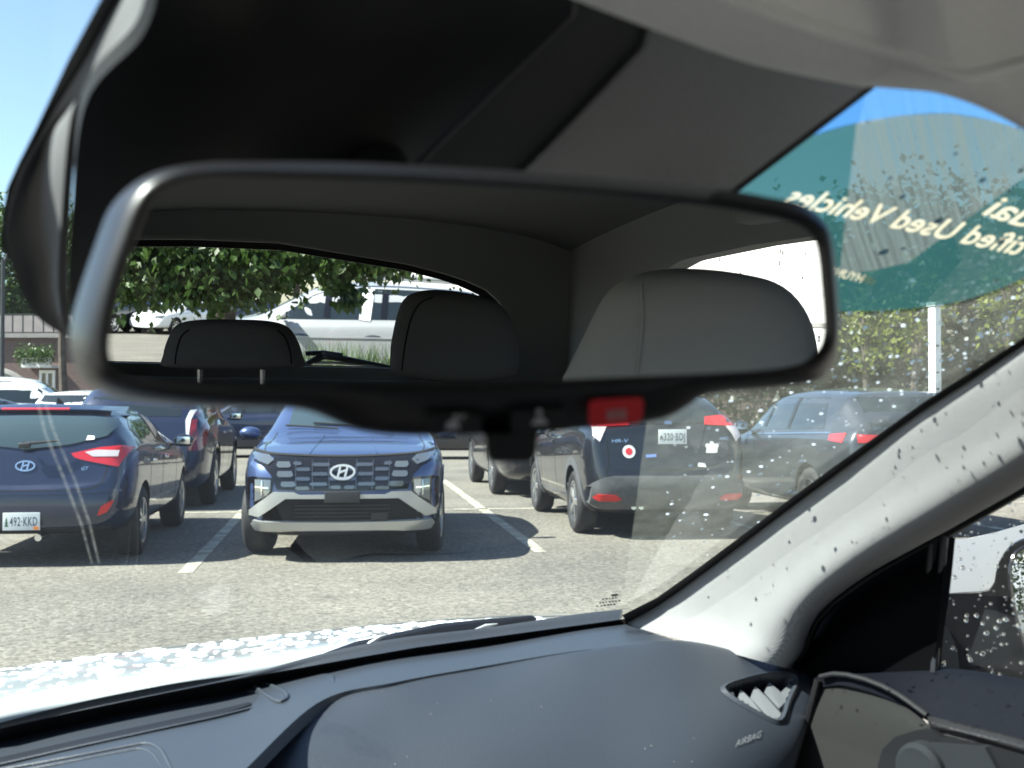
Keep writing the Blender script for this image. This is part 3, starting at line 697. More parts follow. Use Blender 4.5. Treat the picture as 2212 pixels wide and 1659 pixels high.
w_ = MB(); w_.tube([(.02, -2.10, 1.035), (-.02, -2.085, 1.07)], .018, 8); w_.tube([(0, -2.105, 1.065), (.15, -2.10, 1.078), (.28, -2.085, 1.09)], [.016, .012, .008], 8); w_.box((-.0, -2.11, 1.05), (.10, .03, .045), None, .01)
w_.build('rear_wiper', M['dark_plastic'], HB.o)
MB().add([(-.02, -.72, 1.405), (.02, -.72, 1.405), (.012, -.98, 1.395), (-.012, -.98, 1.395), (.004, -.93, 1.475), (-.004, -.93, 1.475)], [(0, 1, 4, 5), (1, 2, 4), (0, 5, 3), (2, 3, 5, 4), (0, 3, 2, 1)]).build('roof_aerial', M['gloss_black'], HB.o)
HB.mirrors(.60, 1.0, .87, M['gloss_black'])
ex = MB().tube([(.12, -2.12, .25), (.12, -1.8, .25)], .03, 10); ex.build('exhaust_pipe', M['chrome'], HB.o)

# rear of the charcoal crossover right of the blue one
sp = base(4.30, 1.77, 1.60, .345, 2.61, .85,
    top=[(-2.15, .74), (-2.12, .90), (-2.08, 1.12), (-1.86, 1.38), (-1.62, 1.51), (-1.0, 1.585), (-.3, 1.60), (.25, 1.55), (.6, 1.42), (1.15, 1.12), (1.5, 1.05), (1.95, .94), (2.1, .82), (2.15, .66)],
    belt=[(-2.15, .70), (-2.09, 1.06), (-1.6, 1.16), (-.8, 1.10), (.6, 1.0), (1.2, .97), (1.9, .86), (2.15, .6)],
    wt=[(-2.15, .52), (-1.9, .60), (-1.5, .62), (-.5, .64), (.4, .62), (1.1, .74), (2.2, .66)],
    rf=[(.3, .08), (.42, -.0), (.60, -.05), (.68, .0), (.95, .03), (1.3, .0)],
    w=[(-2.15, .68), (-2.10, .79), (-2.0, .855), (-1.6, .885), (.9, .885), (1.6, .865), (1.95, .79), (2.10, .69), (2.15, .54)])
pr = CD(.736, 12.78)+sr*.80; pos = pr-sf*sp['wr']
HR = Car('charcoal_crossover', 'charcoal crossover with its tailgate towards us, round red sticker and plate 320 BDJ', 'car', pos, STALL, sp, M['charcoal'], style=2)
HR.face('rear_window', 'rear', [(-.56, 1.22), (0, 1.20), (.56, 1.22), (.62, 1.34), (.56, 1.47), (0, 1.49), (-.56, 1.47), (-.62, 1.34)], M['tint'], .010, .05)
HR.face('tail_lamp', 'rear', [(.406, 1.193), (.428, 1.273), (.60, 1.29), (.72, 1.283), (.775, 1.222), (.785, 1.18), (.645, 1.18)], M['lamp_red'], .012, .06, .02, both=True)
HR.face('tail_lamp_lower', 'rear', [(.645, 1.18), (.785, 1.18), (.79, 1.077), (.735, 1.02), (.69, 1.11)], M['lamp_clear'], .010, .06, .02, both=True)
HR.plate('rear', .04, 1.07, '320\u00b7BDJ', 'branch')
HR.text('model_lettering', 'HR-V', 'rear', -.52, 1.03, .18, .035, M['chrome'], .15)
HR.text('drive_lettering', 'AWD', 'rear', .60, 1.05, .10, .03, M['chrome'], .15)
HR.line('tailgate_gap', 'rear', [(-.66, 1.03), (-.645, .80), (-.635, .665), (0, .655), (.635, .665), (.645, .80), (.66, 1.03)], .010, M['well'], .0015, n=50)
def disc(cx, z, r, n=20): return [(cx+r*math.cos(t), z+r*math.sin(t)) for t in np.linspace(0, 2*math.pi, n+1)[:-1]]
rs = HR.face('round_sticker', 'rear', disc(-.43, .918, .068), M['white_vinyl'], .004, .05, .003)
HR.face('sticker_centre', 'rear', disc(-.43, .918, .038), M['red_vinyl'], .006, .05, .003)
HR.face('paw_sticker', 'rear', [(.40+.0, .90), (.52, .90), (.53, .95), (.545, .98), (.52, 1.0), (.50, .99), (.48, 1.02), (.455, 1.02), (.44, .99), (.415, 1.0), (.395, .98), (.41, .95)], M['white_vinyl'], .004, .05, .003)
HR.face('strip_sticker', 'rear', [(-.25, .855), (-.14, .86), (-.14, .89), (-.25, .885)], M['blue_vinyl'], .004, .05, .003)
HR.face('small_sticker', 'rear', [(.30, .76), (.39, .75), (.38, .79), (.31, .80)], M['white_vinyl'], .004, .05, .003)
HR.face('bumper_cladding', 'rear', [(-.86, .52), (-.80, .60), (-.70, .655), (-.60, .668), (0, .66), (.60, .668), (.70, .655), (.80, .60), (.86, .52), (.84, .40), (.70, .33), (-.70, .33), (-.84, .40)], M['clad'], .02, .08, .03)
HR.face('rear_reflector', 'rear', [(.52, .43), (.58, .475), (.76, .485), (.79, .455), (.74, .42), (.58, .415)], M['reflector'], .026, .06, .01, both=True)
for wy in (sp['wf'], sp['wr']):
    for sd in ('left', 'right'): HR.line('arch_cladding', sd, [(wy+.435*math.cos(t), .355+.435*math.sin(t)) for t in np.linspace(-.15, math.pi+.15, 22)], .085, M['clad'], .012, n=30)
HR.line('sill_cladding', 'left', [(sp['wr']+.45, .33), (0, .31), (sp['wf']-.45, .33)], .15, M['clad'], .010, n=20)
HR.face('side_window', 'left', [(-1.55, 1.33), (-1.40, 1.24), (-.6, 1.15), (.75, 1.05), (.35, 1.36), (0, 1.47), (-.8, 1.49), (-1.3, 1.45)], M['tint'], .004, .15, both=True)
for y0 in (-.36, .62): HR.line('door_gap', 'left', [(y0+.10, 1.05), (y0+.04, .60), (y0, .34)], .008, M['well'], .0015, n=10)
MB().box((-.90, -.2, .98), (.02, .18, .03), None, .008).build('door_handle', M['charcoal'], HR.o)
HR.mirrors(.66, 1.08, .86, M['charcoal'])
HR.face('wiper_mount', 'rear', [(-.03, 1.19), (.05, 1.19), (.05, 1.225), (-.03, 1.225)], M['chrome'], .02, .1, .02)
ex = MB(); ex.tube([(-.30, -2.10, .34), (-.30, -1.8, .32)], .028, 10); ex.tube([(-.38, -2.10, .34), (-.38, -1.8, .32)], .028, 10); ex.build('exhaust_pipe', M['chrome'], HR.o)

# generic larger SUV profile used for the cars further off
def suv(L=4.8, Wd=1.92, H=1.75, r=.37, belt=1.12, hood=1.12):
    h = L/2; k = H-1.75
    return base(L, Wd, H, r, L*.585, L*.185,
        top=[(-h, .82), (-h+.05, 1.05), (-h+.12, 1.22), (-h+.38, H-.22), (-h+.6, H-.06), (-.6, H), (.15, H-.03), (.55, H-.17), (h-1.3, hood+.08), (h-1.0, hood+.02), (h-.4, hood-.08), (h-.12, hood-.16), (h, hood-.38)],
        belt=[(-h, .78), (-h+.1, belt+.02), (-1.2, belt+.03), (0, belt), (h-1.3, belt-.05), (h-.4, hood-.16), (h, hood-.44)],
        wt=[(-h, .56), (-h+.4, .66), (-.5, .70), (.5, .68), (h-1.2, .78), (h, .7)], rf=[(.3, .05), (.5, -.03), (.75, 0), (1.1, .03), (1.5, 0)])
def sedan(L=4.75, Wd=1.84, H=1.45, r=.33):
    h = L/2
    return base(L, Wd, H, r, L*.58, L*.19,
        top=[(-h, .62), (-h+.04, .84), (-h+.12, .99), (-h+.45, 1.04), (-h+.7, 1.10), (-h+1.35, 1.38), (-.5, H), (.1, H-.02), (.5, H-.12), (h-1.35, 1.03), (h-1.0, .97), (h-.4, .86), (h-.1, .74), (h, .58)],
        belt=[(-h, .58), (-h+.1, .92), (-1.0, .97), (0, .93), (h-1.3, .89), (h-.4, .78), (h, .52)],
        wt=[(-h, .6), (-h+.6, .62), (-.5, .63), (.5, .62), (h-1.2, .74), (h, .66)])
def simple_windows(C, sp, sides=('left', 'right'), ht=None, L=None):
    h = sp['top'][-1][0]; H = max(z for y, z in sp['top']); be = max(z for y, z in sp['belt'])
    P = [(-h+.75, be+.07), (h-1.55, be+.02), (.45, H-.24), (.12, H-.12), (-h+.95, H-.13)] if be > 1.05 else [(-h+.95, be+.06), (h-1.6, be+.01), (.40, H-.17), (.05, H-.09), (-h+1.5, H-.11)]
    for sd in sides:
        C.face('side_window', sd, P, M['tint'], .004, .2)
        for y0 in ((-.55, .25) if be > 1.05 else (-.35, .0)): C.line('window_post', sd, [(y0, be+.06), (y0-.03, H-.13)], .09, M['gloss_black'], .009, n=5, smooth=False)
    C.face('windscreen', 'front', [(-.62, be+.06), (.62, be+.06), (.54, H-.12), (-.54, H-.12)], M['screen'], .004, .15)
    C.face('rear_window', 'rear', [(-.60, be+.10), (.60, be+.10), (.56, H-.13), (-.56, H-.13)], M['tint'], .004, .15)

# dark navy SUV behind the hatchback: tall red tail lamp, side towards us
sp = suv(4.9, 1.95, 1.76, .38); pr = CD(-4.32, 16.5)-sr*.85; pos = pr-sf*sp['wr']
DS = Car('navy_suv', 'tall navy SUV beyond the hatchback with an upright red tail lamp', 'car', pos, STALL, sp, M['navy'], style=2)
simple_windows(DS, sp)
DS.face('tail_lamp', 'rear', [(.70, .80), (.86, .80), (.92, .90), (.93, 1.22), (.87, 1.33), (.76, 1.34), (.72, 1.2), (.70, .9)], M['lamp_deep'], .012, .08, .03, both=True)
DS.face('tail_lamp_trim', 'rear', [(.68, .92), (.705, .92), (.725, 1.2), (.77, 1.345), (.70, 1.33), (.66, 1.2)], M['white_vinyl'], .014, .08, .02, both=True)
DS.plate('rear', 0, .95, None)
for y0 in (-.48, .45): DS.line('door_gap', 'right', [(y0+.08, 1.08), (y0, .40)], .010, M['well'], .0015, n=10)
for y0 in (-.25, .70): MB().box((.975, y0, 1.0), (.02, .2, .035), None, .008).build('door_handle', M['chrome'], DS.o)
for wy in (sp['wf'], sp['wr']): DS.line('arch_cladding', 'right', [(wy+.46*math.cos(t), .385+.46*math.sin(t)) for t in np.linspace(-.15, math.pi+.15, 22)], .075, M['gloss_black'], .012, n=30)
DS.mirrors(.78, 1.22, .93, M['gloss_black'])

# black car behind the charcoal one
sp = suv(5.0, 1.95, 1.75, .39); pr = CD(-.25, 18.4)+sr*.87; pos = pr-sf*sp['wr']
BK = Car('black_suv', 'black SUV with bright alloy wheels half hidden beyond the charcoal crossover', 'car', pos, STALL, sp, M['black_paint'], style=0)
simple_windows(BK, sp)
BK.line('bumper_trim', 'rear', [(-.7, .66), (0, .645), (.7, .66)], .03, M['chrome'], .02, n=20)
BK.face('tail_lamp', 'rear', [(.62, 1.0), (.90, 1.02), (.90, 1.18), (.64, 1.14)], M['lamp_deep'], .012, .1, .02, both=True)
BK.face('bumper_valance', 'rear', [(-.75, .40), (.75, .40), (.7, .60), (-.7, .60)], M['dark_plastic'], .012, .1, .02)

# slate saloon in the stall right of the charcoal one
sp = suv(4.6, 1.86, 1.62, .35, 1.04, 1.03); pos = CD(4.40, 12.2)+sf*2.3
SL = Car('slate_crossover', 'slate blue crossover seen through the spattered glass beside the pillar', 'car', pos, STALL, sp, M['slate'], style=2)
simple_windows(SL, sp)
SL.face('tail_lamp', 'left', [(-2.06, 1.0), (-1.78, 1.02), (-1.76, 1.08), (-2.06, 1.10)], M['lamp_red'], .012, .1, .02)
SL.face('tail_lamp', 'rear', [(.45, 1.0), (.76, 1.0), (.76, 1.09), (.46, 1.08)], M['lamp_red'], .014, .06, .02, both=True)
SL.face('side_reflector', 'left', [(-2.2, .60), (-2.0, .60), (-2.0, .66), (-2.2, .66)], M['amber'], .01, .1, .01)
SL.line('window_trim', 'left', [(-1.75, 1.10), (.75, 1.03)], .016, M['chrome'], .008, n=16)
SL.mirrors(.75, 1.12, .88, M['slate'])

# cars along the far side of the lot
def far_car(name, label, pos, head, sp, pm, cat='car', st=1, sides=('left', 'right'), group=None):
    c = Car(name, label, cat, pos, head, sp, pm, group, style=st); simple_windows(c, sp, sides); 
    hw = sp['w'][4][1]
    zl = min(1.05, max(z for y, z in sp['belt'])-.12)
    c.face('tail_lamp', 'rear', [(hw*.55, zl-.08), (hw*.92, zl-.07), (hw*.92, zl+.08), (hw*.6, zl+.06)], M['lamp_red'], .012, .12, .02, both=True)
    c.face('headlamp', 'front', [(hw*.5, zl-.22), (hw*.85, zl-.2), (hw*.88, zl-.08), (hw*.55, zl-.12)], M['lamp_glass'], .012, .12, .02, both=True)
    return c
far_car('dark_suv', 'dark navy SUV parked crosswise beyond the aisle, glimpsed over the blue bonnet', CD(-7.0, 32.0), STALL-R(84), suv(4.9, 1.95, 1.78, .38), M['navy'])
far_car('grey_saloon', 'dark grey saloon crosswise beyond the gap beside the blue SUV', CD(-1.6, 31.0), STALL+R(96), sedan(), M['charcoal'])
far_car('slate_car', 'slate blue car of which only the roof shows over the hatchback', CD(-9.6, 21.0), STALL+R(60), suv(4.5, 1.8, 1.60, .34, 1.04, 1.0), M['slate'])
far_car('white_suv', 'white SUV beside the white pickup, partly hidden by the mirror', CD(-9.3, 26.5), STALL+R(12), suv(4.8, 1.93, 1.76, .37), M['white_paint'])
# ------------------------------------------------------------------ plants
def leafmat(name, col, col2, trans=.35):
    m = bpy.data.materials.new(name); m.use_nodes = True; nt = m.node_tree; N = nt.nodes; L = nt.links; b = N['Principled BSDF']
    oi = N.new('ShaderNodeTexCoord'); n = N.new('ShaderNodeTexNoise'); n.inputs['Scale'].default_value = 3.5; n.inputs['Detail'].default_value = 4; L.new(oi.outputs['Object'], n.inputs[0])
    r = N.new('ShaderNodeValToRGB'); r.color_ramp.elements[0].position = .35; r.color_ramp.elements[0].color = (*col, 1); r.color_ramp.elements[1].position = .65; r.color_ramp.elements[1].color = (*col2, 1)
    L.new(n.outputs[0], r.inputs[0]); L.new(r.outputs[0], b.inputs['Base Color']); b.inputs['Roughness'].default_value = .45; b.inputs['Specular IOR Level'].default_value = .4
    tl = N.new('ShaderNodeBsdfTranslucent'); L.new(r.outputs[0], tl.inputs[0]); mx = N.new('ShaderNodeMixShader'); mx.inputs[0].default_value = trans
    L.new(b.outputs[0], mx.inputs[1]); L.new(tl.outputs[0], mx.inputs[2]); L.new(mx.outputs[0], N['Material Output'].inputs[0]); return m
M['leaf'] = leafmat('leaf_green', (.03, .065, .012), (.075, .13, .028))
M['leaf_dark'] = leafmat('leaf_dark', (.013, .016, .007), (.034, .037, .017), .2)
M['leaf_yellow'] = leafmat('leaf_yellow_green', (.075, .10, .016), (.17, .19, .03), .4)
M['blade'] = leafmat('grass_blade', (.05, .10, .03), (.13, .19, .06), .35)
M['bark'] = mat('bark', (.075, .060, .046), .9, noise=(5, .4, 8), bump=(14, .8, .03))
def leaf_mesh(name, pts, size, droop=.3, shape=4, rng=None):
    """one pointed leaf (two triangles or four) at every point"""
    rng = rng or np.random.RandomState(3); n = len(pts)
    a = rng.uniform(0, 2*math.pi, n); tilt = rng.normal(droop, .55, n); s = size*rng.uniform(.6, 1.35, n)
    d = np.stack([np.cos(a)*np.cos(tilt), np.sin(a)*np.cos(tilt), -np.sin(tilt)], 1)
    r_ = rng.normal(size=(n, 3)); w = np.cross(d, r_); w /= np.linalg.norm(w, axis=1, keepdims=True)+1e-9
    nn = np.cross(d, w)
    P = np.asarray(pts); l = s[:, None]; ww = l*.34
    v0 = P; v1 = P+d*l*.45+w*ww-nn*l*.06; v2 = P+d*l; v3 = P+d*l*.45-w*ww-nn*l*.06
    V = np.stack([v0, v1, v2, v3], 1).reshape(-1, 3)
    idx = np.arange(n)*4
    Fc = np.concatenate([np.stack([idx, idx+1, idx+2], 1), np.stack([idx, idx+2, idx+3], 1)])
    me = bpy.data.meshes.new(name); me.vertices.add(len(V)); me.vertices.foreach_set('co', V.ravel())
    me.loops.add(len(Fc)*3); me.loops.foreach_set('vertex_index', Fc.ravel())
    me.polygons.add(len(Fc)); me.polygons.foreach_set('loop_start', np.arange(len(Fc))*3)
    me.polygons.foreach_set('use_smooth', np.ones(len(Fc), bool)); me.update(calc_edges=True); return me
def crown_points(c, rad, nclump, per, rng, csize=.5, hollow=.55):
    out = []
    for _ in range(nclump):
        q = rng.normal(size=3); q /= np.linalg.norm(q); q *= rng.uniform(hollow, 1)*(1+.18*math.sin(5*q[0]+3*q[2]))
        cc = np.array(c)+q*np.array(rad)
        out.append(cc+rng.normal(size=(per, 3))*csize*rng.uniform(.5, 1.2)*np.array([1, 1, .75]))
    return np.concatenate(out)
def make_tree(name, label, h, rad, leaf, nclump, per, lm, seed, csize=.55, trunk_r=.16, hollow=.5, group=None):
    rng = np.random.RandomState(seed); o = tag(empty(name), label, 'tree', group or 'trees round the car park')
    cz = h-rad[2]*.95
    t = MB(); t.tube([(0, 0, -.1), (.03, .02, h*.2), (-.05, .04, h*.4), (.02, -.03, cz), (.05, 0, cz+rad[2]*.6)], [trunk_r*1.25, trunk_r, trunk_r*.85, trunk_r*.6, trunk_r*.2], 9)
    for k in range(9):
        a = k*2.4; z0 = cz-rad[2]*.7+k*rad[2]*.13; e = .8*rng.uniform(.7, 1)
        p1 = Vector((math.cos(a)*rad[0]*e, math.sin(a)*rad[1]*e, z0+rad[2]*.45))
        t.tube([(0, 0, z0-.3), p1*.45+Vector((0, 0, z0*.55+.1)), p1], [trunk_r*.45, trunk_r*.28, trunk_r*.08], 6)
    t.build('trunk', M['bark'], o)
    me = leaf_mesh('crown', crown_points((0, 0, cz), rad, nclump, per, rng, csize, hollow), leaf, .4, rng=rng); me.materials.append(lm)
    c = bpy.data.objects.new('crown', me); COL.objects.link(c); c.parent = o
    return o
def copy_tree(o, loc, rz, sc=1.0, label=None):
    r = o.copy(); COL.objects.link(r); r.location = loc; r.rotation_euler = (0, 0, rz); r.scale = (sc, sc, sc)
    if label: r['label'] = label
    for ch in o.children:
        c = ch.copy(); COL.objects.link(c); c.parent = r
    return r

# ------------------------------------------------------------------ brick building at the far left
M['brick'] = bpy.data.materials.new('brick'); M['brick'].use_nodes = True
def _brick(m):
    nt = m.node_tree; b = nt.nodes['Principled BSDF']; tc = nt.nodes.new('ShaderNodeTexCoord'); br = nt.nodes.new('ShaderNodeTexBrick')
    sp_ = nt.nodes.new('ShaderNodeSeparateXYZ'); cb = nt.nodes.new('ShaderNodeCombineXYZ'); nt.links.new(tc.outputs['Object'], sp_.inputs[0]); nt.links.new(sp_.outputs[0], cb.inputs[0]); nt.links.new(sp_.outputs[2], cb.inputs[1]); nt.links.new(cb.outputs[0], br.inputs[0])
    br.inputs['Scale'].default_value = 1; br.inputs['Brick Width'].default_value = .22; br.inputs['Row Height'].default_value = .075; br.inputs['Mortar Size'].default_value = .008
    br.inputs['Color1'].default_value = (.10, .058, .052, 1); br.inputs['Color2'].default_value = (.135, .08, .072, 1); br.inputs['Mortar'].default_value = (.17, .15, .14, 1)
    nt.links.new(br.outputs[0], b.inputs['Base Color']); b.inputs['Roughness'].default_value = .9
_brick(M['brick'])
M['stone_trim'] = mat('stone_trim', (.26, .245, .23), .85, noise=(4, .15))
M['iron'] = mat('black_iron', (.02, .022, .024), .5)
M['white_wood'] = mat('white_wood', (.72, .73, .72), .55, noise=(5, .08))
M['stucco'] = mat('pale_stucco', (.30, .265, .25), .9, noise=(1.5, .12))
M['pale_wall'] = mat('glare_block_surface', (.66, .65, .62), .8, noise=(1.2, .08))
D0 = 46.0
B = tag(empty('brick_building', CD(-20.0, D0), -YAW), 'brick building with an arch, a white balcony rail and a railed terrace on its roof', 'building')
def bx(x): return (x-1106.0)/F*D0+20.0                         # picture column -> metres along the wall
def bz(y): return 1.39+(878.0-y)/F*D0
MB().box((6, 2.0, 2.06), (52, 4.0, 4.12)).build('wall', M['brick'], B, False)
MB().box((6, -.06, 4.17), (52.2, .30, .12)).build('coping', M['stone_trim'], B, False)
fe = MB().box((6, .02, 5.04), (52, .05, .06)); fe.box((6, .02, 4.32), (52, .05, .05)); fe.build('terrace_rail', M['iron'], B, False)
for k in range(60):
    q = MB().box((-13+k*.41*1.0, .02, 4.66), (.045, .045, .72)).build('rail_picket', M['iron'], B, False) if k == 0 else None
    if q: pk = q
    else:
        c = pk.copy(); COL.objects.link(c); c.parent = B; c.location = (k*.41, 0, 0)
MB().box((6, 3.4, 4.70), (52, .3, 1.1)).build('terrace_wall', M['stucco'], B, False)
ar = MB(); cx = bx(-20); rr = bx(86)-cx
ar.tube([(cx+rr*math.cos(t), -.04, .9+rr*.98*math.sin(t)) for t in np.linspace(-.3, math.pi+.3, 40)], .16, 8); ar.build('arch_ring', M['stone_trim'], B)
in_ = MB().add([(cx+(rr-.15)*math.cos(t), -.02, max(0, .9+(rr-.15)*math.sin(t))) for t in np.linspace(-.35, math.pi+.35, 40)], [tuple(range(40))])
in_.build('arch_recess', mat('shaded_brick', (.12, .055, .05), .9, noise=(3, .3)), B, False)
wx0, wx1 = bx(86), bx(120); wf_ = MB()
for a, b_, c_, d_ in ((wx0, wx1, 2.70, 2.82), (wx0, wx0+.1, .8, 2.7), (wx1-.1, wx1, .8, 2.7), ((wx0+wx1)/2-.04, (wx0+wx1)/2+.04, .8, 2.7)): wf_.box(((a+b_)/2, -.04, (c_+d_)/2), (b_-a, .1, d_-c_))
w1 = wf_.build('window', M['white_wood'], B, False); MB().box(((wx0+wx1)/2, -.01, 1.75), (wx1-wx0-.1, .03, 1.9)).build('pane', M['tint'], w1, False)
bl = MB().box((bx(96), -.4, bz(793)), (bx(128)-bx(64), .9, .10)); bl.box((bx(96), -.82, bz(777)), (bx(128)-bx(64), .06, .06)); bl.build('balcony', M['white_wood'], B, False)
for k in range(14):
    MB().box((bx(64)+.04+k*(bx(128)-bx(64)-.08)/13, -.82, (bz(793)+bz(777))/2), (.05, .05, bz(777)-bz(793)-.1)).build('balcony_baluster', M['white_wood'], B, False)
# plants trailing from the balcony
rng = np.random.RandomState(5)
pp = np.stack([rng.uniform(bx(56), bx(132), 1100), rng.uniform(-1.2, -.5, 1100), bz(776)+rng.normal(.15, .17, 1100)], 1)
me = leaf_mesh('ivy', pp, .10, .5, rng=rng); me.materials.append(M['leaf']); iv = bpy.data.objects.new('ivy', me); COL.objects.link(iv); iv.matrix_world = B.matrix_world.copy()
iv.location = B.location; iv.rotation_euler = B.rotation_euler; tag(iv, 'green plants trailing over the white balcony of the brick building', 'plant', kind='stuff')

lp = tag(empty('street_lamp', CD((4-1106)/F*30, 30.0)), 'dark slender lamp post standing before the brick building', 'street lamp')
MB().tube([(0, 0, 0), (0, 0, 5.2)], [.07, .045], 10).build('post', M['iron'], lp); MB().tube([(0, 0, 5.1), (.2, 0, 5.5), (.8, 0, 5.6)], .04, 8).build('arm', M['iron'], lp); MB().box((.9, 0, 5.57), (.5, .2, .1), None, .03).build('lamp_head', M['iron'], lp)

# white pickup with a topper
h = 2.8
sp = base(5.6, 2.0, 2.0, .39, 3.5, .95,
    top=[(-h, .98), (-h+.03, 1.55), (-h+.10, 2.0), (-h+.5, 2.07), (-.85, 2.09), (-.70, 2.07), (-.62, 1.93), (-.1, 1.92), (.35, 1.87), (1.18, 1.33), (1.5, 1.25), (2.4, 1.15), (2.7, 1.05), (h, .8)],
    belt=[(-h, .95), (-h+.1, 1.30), (-.7, 1.30), (.3, 1.25), (1.4, 1.18), (2.6, .98), (h, .75)],
    wt=[(-h, .80), (-h+.4, .86), (-.75, .86), (-.6, .76), (.3, .74), (1.2, .84), (h, .8)],
    w=[(-h, .9), (-h+.1, .98), (-1, 1.0), (2, 1.0), (2.5, .95), (2.75, .85), (h, .7)])
PT = Car('white_pickup', 'white pickup with a box topper, its cab facing across before the brick building', 'pickup', CD((40-1106)/F*27.5, 27.5), YAW+R(80), sp, M['white_paint'], style=1)
for sd in ('right', 'left'):
    PT.face('side_window', sd, [(-.50, 1.36), (1.05, 1.32), (.42, 1.76), (-.05, 1.82), (-.48, 1.82)], M['tint'], .005, .2)
    PT.face('topper_window', sd, [(-2.4, 1.42), (-1.0, 1.42), (-1.0, 1.85), (-2.4, 1.85)], M['tint'], .005, .2)
PT.face('windscreen', 'front', [(-.78, 1.36), (.78, 1.36), (.66, 1.80), (-.66, 1.80)], M['screen'], .004, .15)
PT.o.scale = (1.09, 1.09, 1.09); PT.mirrors(1.0, 1.36, .96, M['gloss_black'])

# trees
T1 = make_tree('broadleaf_tree', 'tall green tree rising over the brick building', 11.0, (3.6, 3.6, 3.6), .26, 150, 60, M['leaf'], 11, .6, .2)
T1.location = CD((-10-1106)/F*54, 54)
for k, (px, d, sc, rz) in enumerate(((150, 62, 1.05, 1.1), (330, 66, 1.0, 2.3), (560, 70, 1.1, .4), (820, 72, 1.0, 3.3), (1080, 70, 1.1, 4.1), (-260, 52, 1.1, 5))):
    copy_tree(T1, CD((px-1106)/F*d, d), rz, sc, ('broad green tree behind the brick building next to its terrace', 'green tree behind the roof terrace, mostly hidden by the mirror', 'green tree behind the mirror over the blue SUV', 'green tree behind the mirror past the end of the terrace', 'green tree far off between the parked rows', 'green tree past the end of the brick building')[k])
tl_ = MB().tube([(0, 0, 0), (.05, 0, 2.5), (.0, .05, 5)], [.22, .17, .12], 9)
T2 = make_tree('slim_tree', 'slim tree standing against the brick building beside its window', 9.2, (1.5, 1.5, 1.3), .16, 40, 40, M['leaf'], 21, .4, .16); T2.location = CD((136-1106)/F*44, 44)
# right-hand side: shaded wood with sunlit yellow-green trees before it
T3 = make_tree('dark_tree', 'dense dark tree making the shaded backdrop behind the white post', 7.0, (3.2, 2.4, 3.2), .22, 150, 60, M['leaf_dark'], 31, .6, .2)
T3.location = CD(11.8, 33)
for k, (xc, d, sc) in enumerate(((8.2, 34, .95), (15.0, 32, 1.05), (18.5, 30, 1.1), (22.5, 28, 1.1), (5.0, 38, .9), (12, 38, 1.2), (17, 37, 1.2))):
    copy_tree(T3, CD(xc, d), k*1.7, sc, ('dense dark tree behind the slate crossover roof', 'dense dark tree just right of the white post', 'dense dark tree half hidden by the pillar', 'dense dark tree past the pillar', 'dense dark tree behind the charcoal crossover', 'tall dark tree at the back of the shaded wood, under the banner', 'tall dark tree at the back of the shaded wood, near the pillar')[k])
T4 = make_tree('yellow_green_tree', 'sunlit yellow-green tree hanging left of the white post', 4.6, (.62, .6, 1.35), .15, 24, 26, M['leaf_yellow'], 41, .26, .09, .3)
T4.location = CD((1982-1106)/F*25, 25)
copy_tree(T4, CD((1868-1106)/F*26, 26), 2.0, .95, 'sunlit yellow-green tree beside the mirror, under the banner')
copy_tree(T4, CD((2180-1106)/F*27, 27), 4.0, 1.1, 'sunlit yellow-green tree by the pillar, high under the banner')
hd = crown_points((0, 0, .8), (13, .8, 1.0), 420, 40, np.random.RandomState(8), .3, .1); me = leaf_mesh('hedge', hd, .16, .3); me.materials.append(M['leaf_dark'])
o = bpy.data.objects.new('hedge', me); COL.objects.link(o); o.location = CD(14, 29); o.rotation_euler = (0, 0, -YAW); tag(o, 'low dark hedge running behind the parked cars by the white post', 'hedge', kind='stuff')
wp = tag(empty('white_post', CD((2020-1106)/F*17.5, 17.5), -YAW+.5), 'square white post with a few dark fixings, standing beyond the slate crossover', 'post')
MB().box((0, 0, 1.45), (.13, .13, 2.9), None, .008).build('shaft', M['white_wood'], wp); MB().box((0, 0, 2.93), (.18, .18, .06), None, .01).build('cap', M['white_wood'], wp)
for z in (2.3, 1.9, 1.65): MB().box((-.02, -.07, z), (.05, .02, .025)).build('fixing', M['dark_plastic'], wp, False)
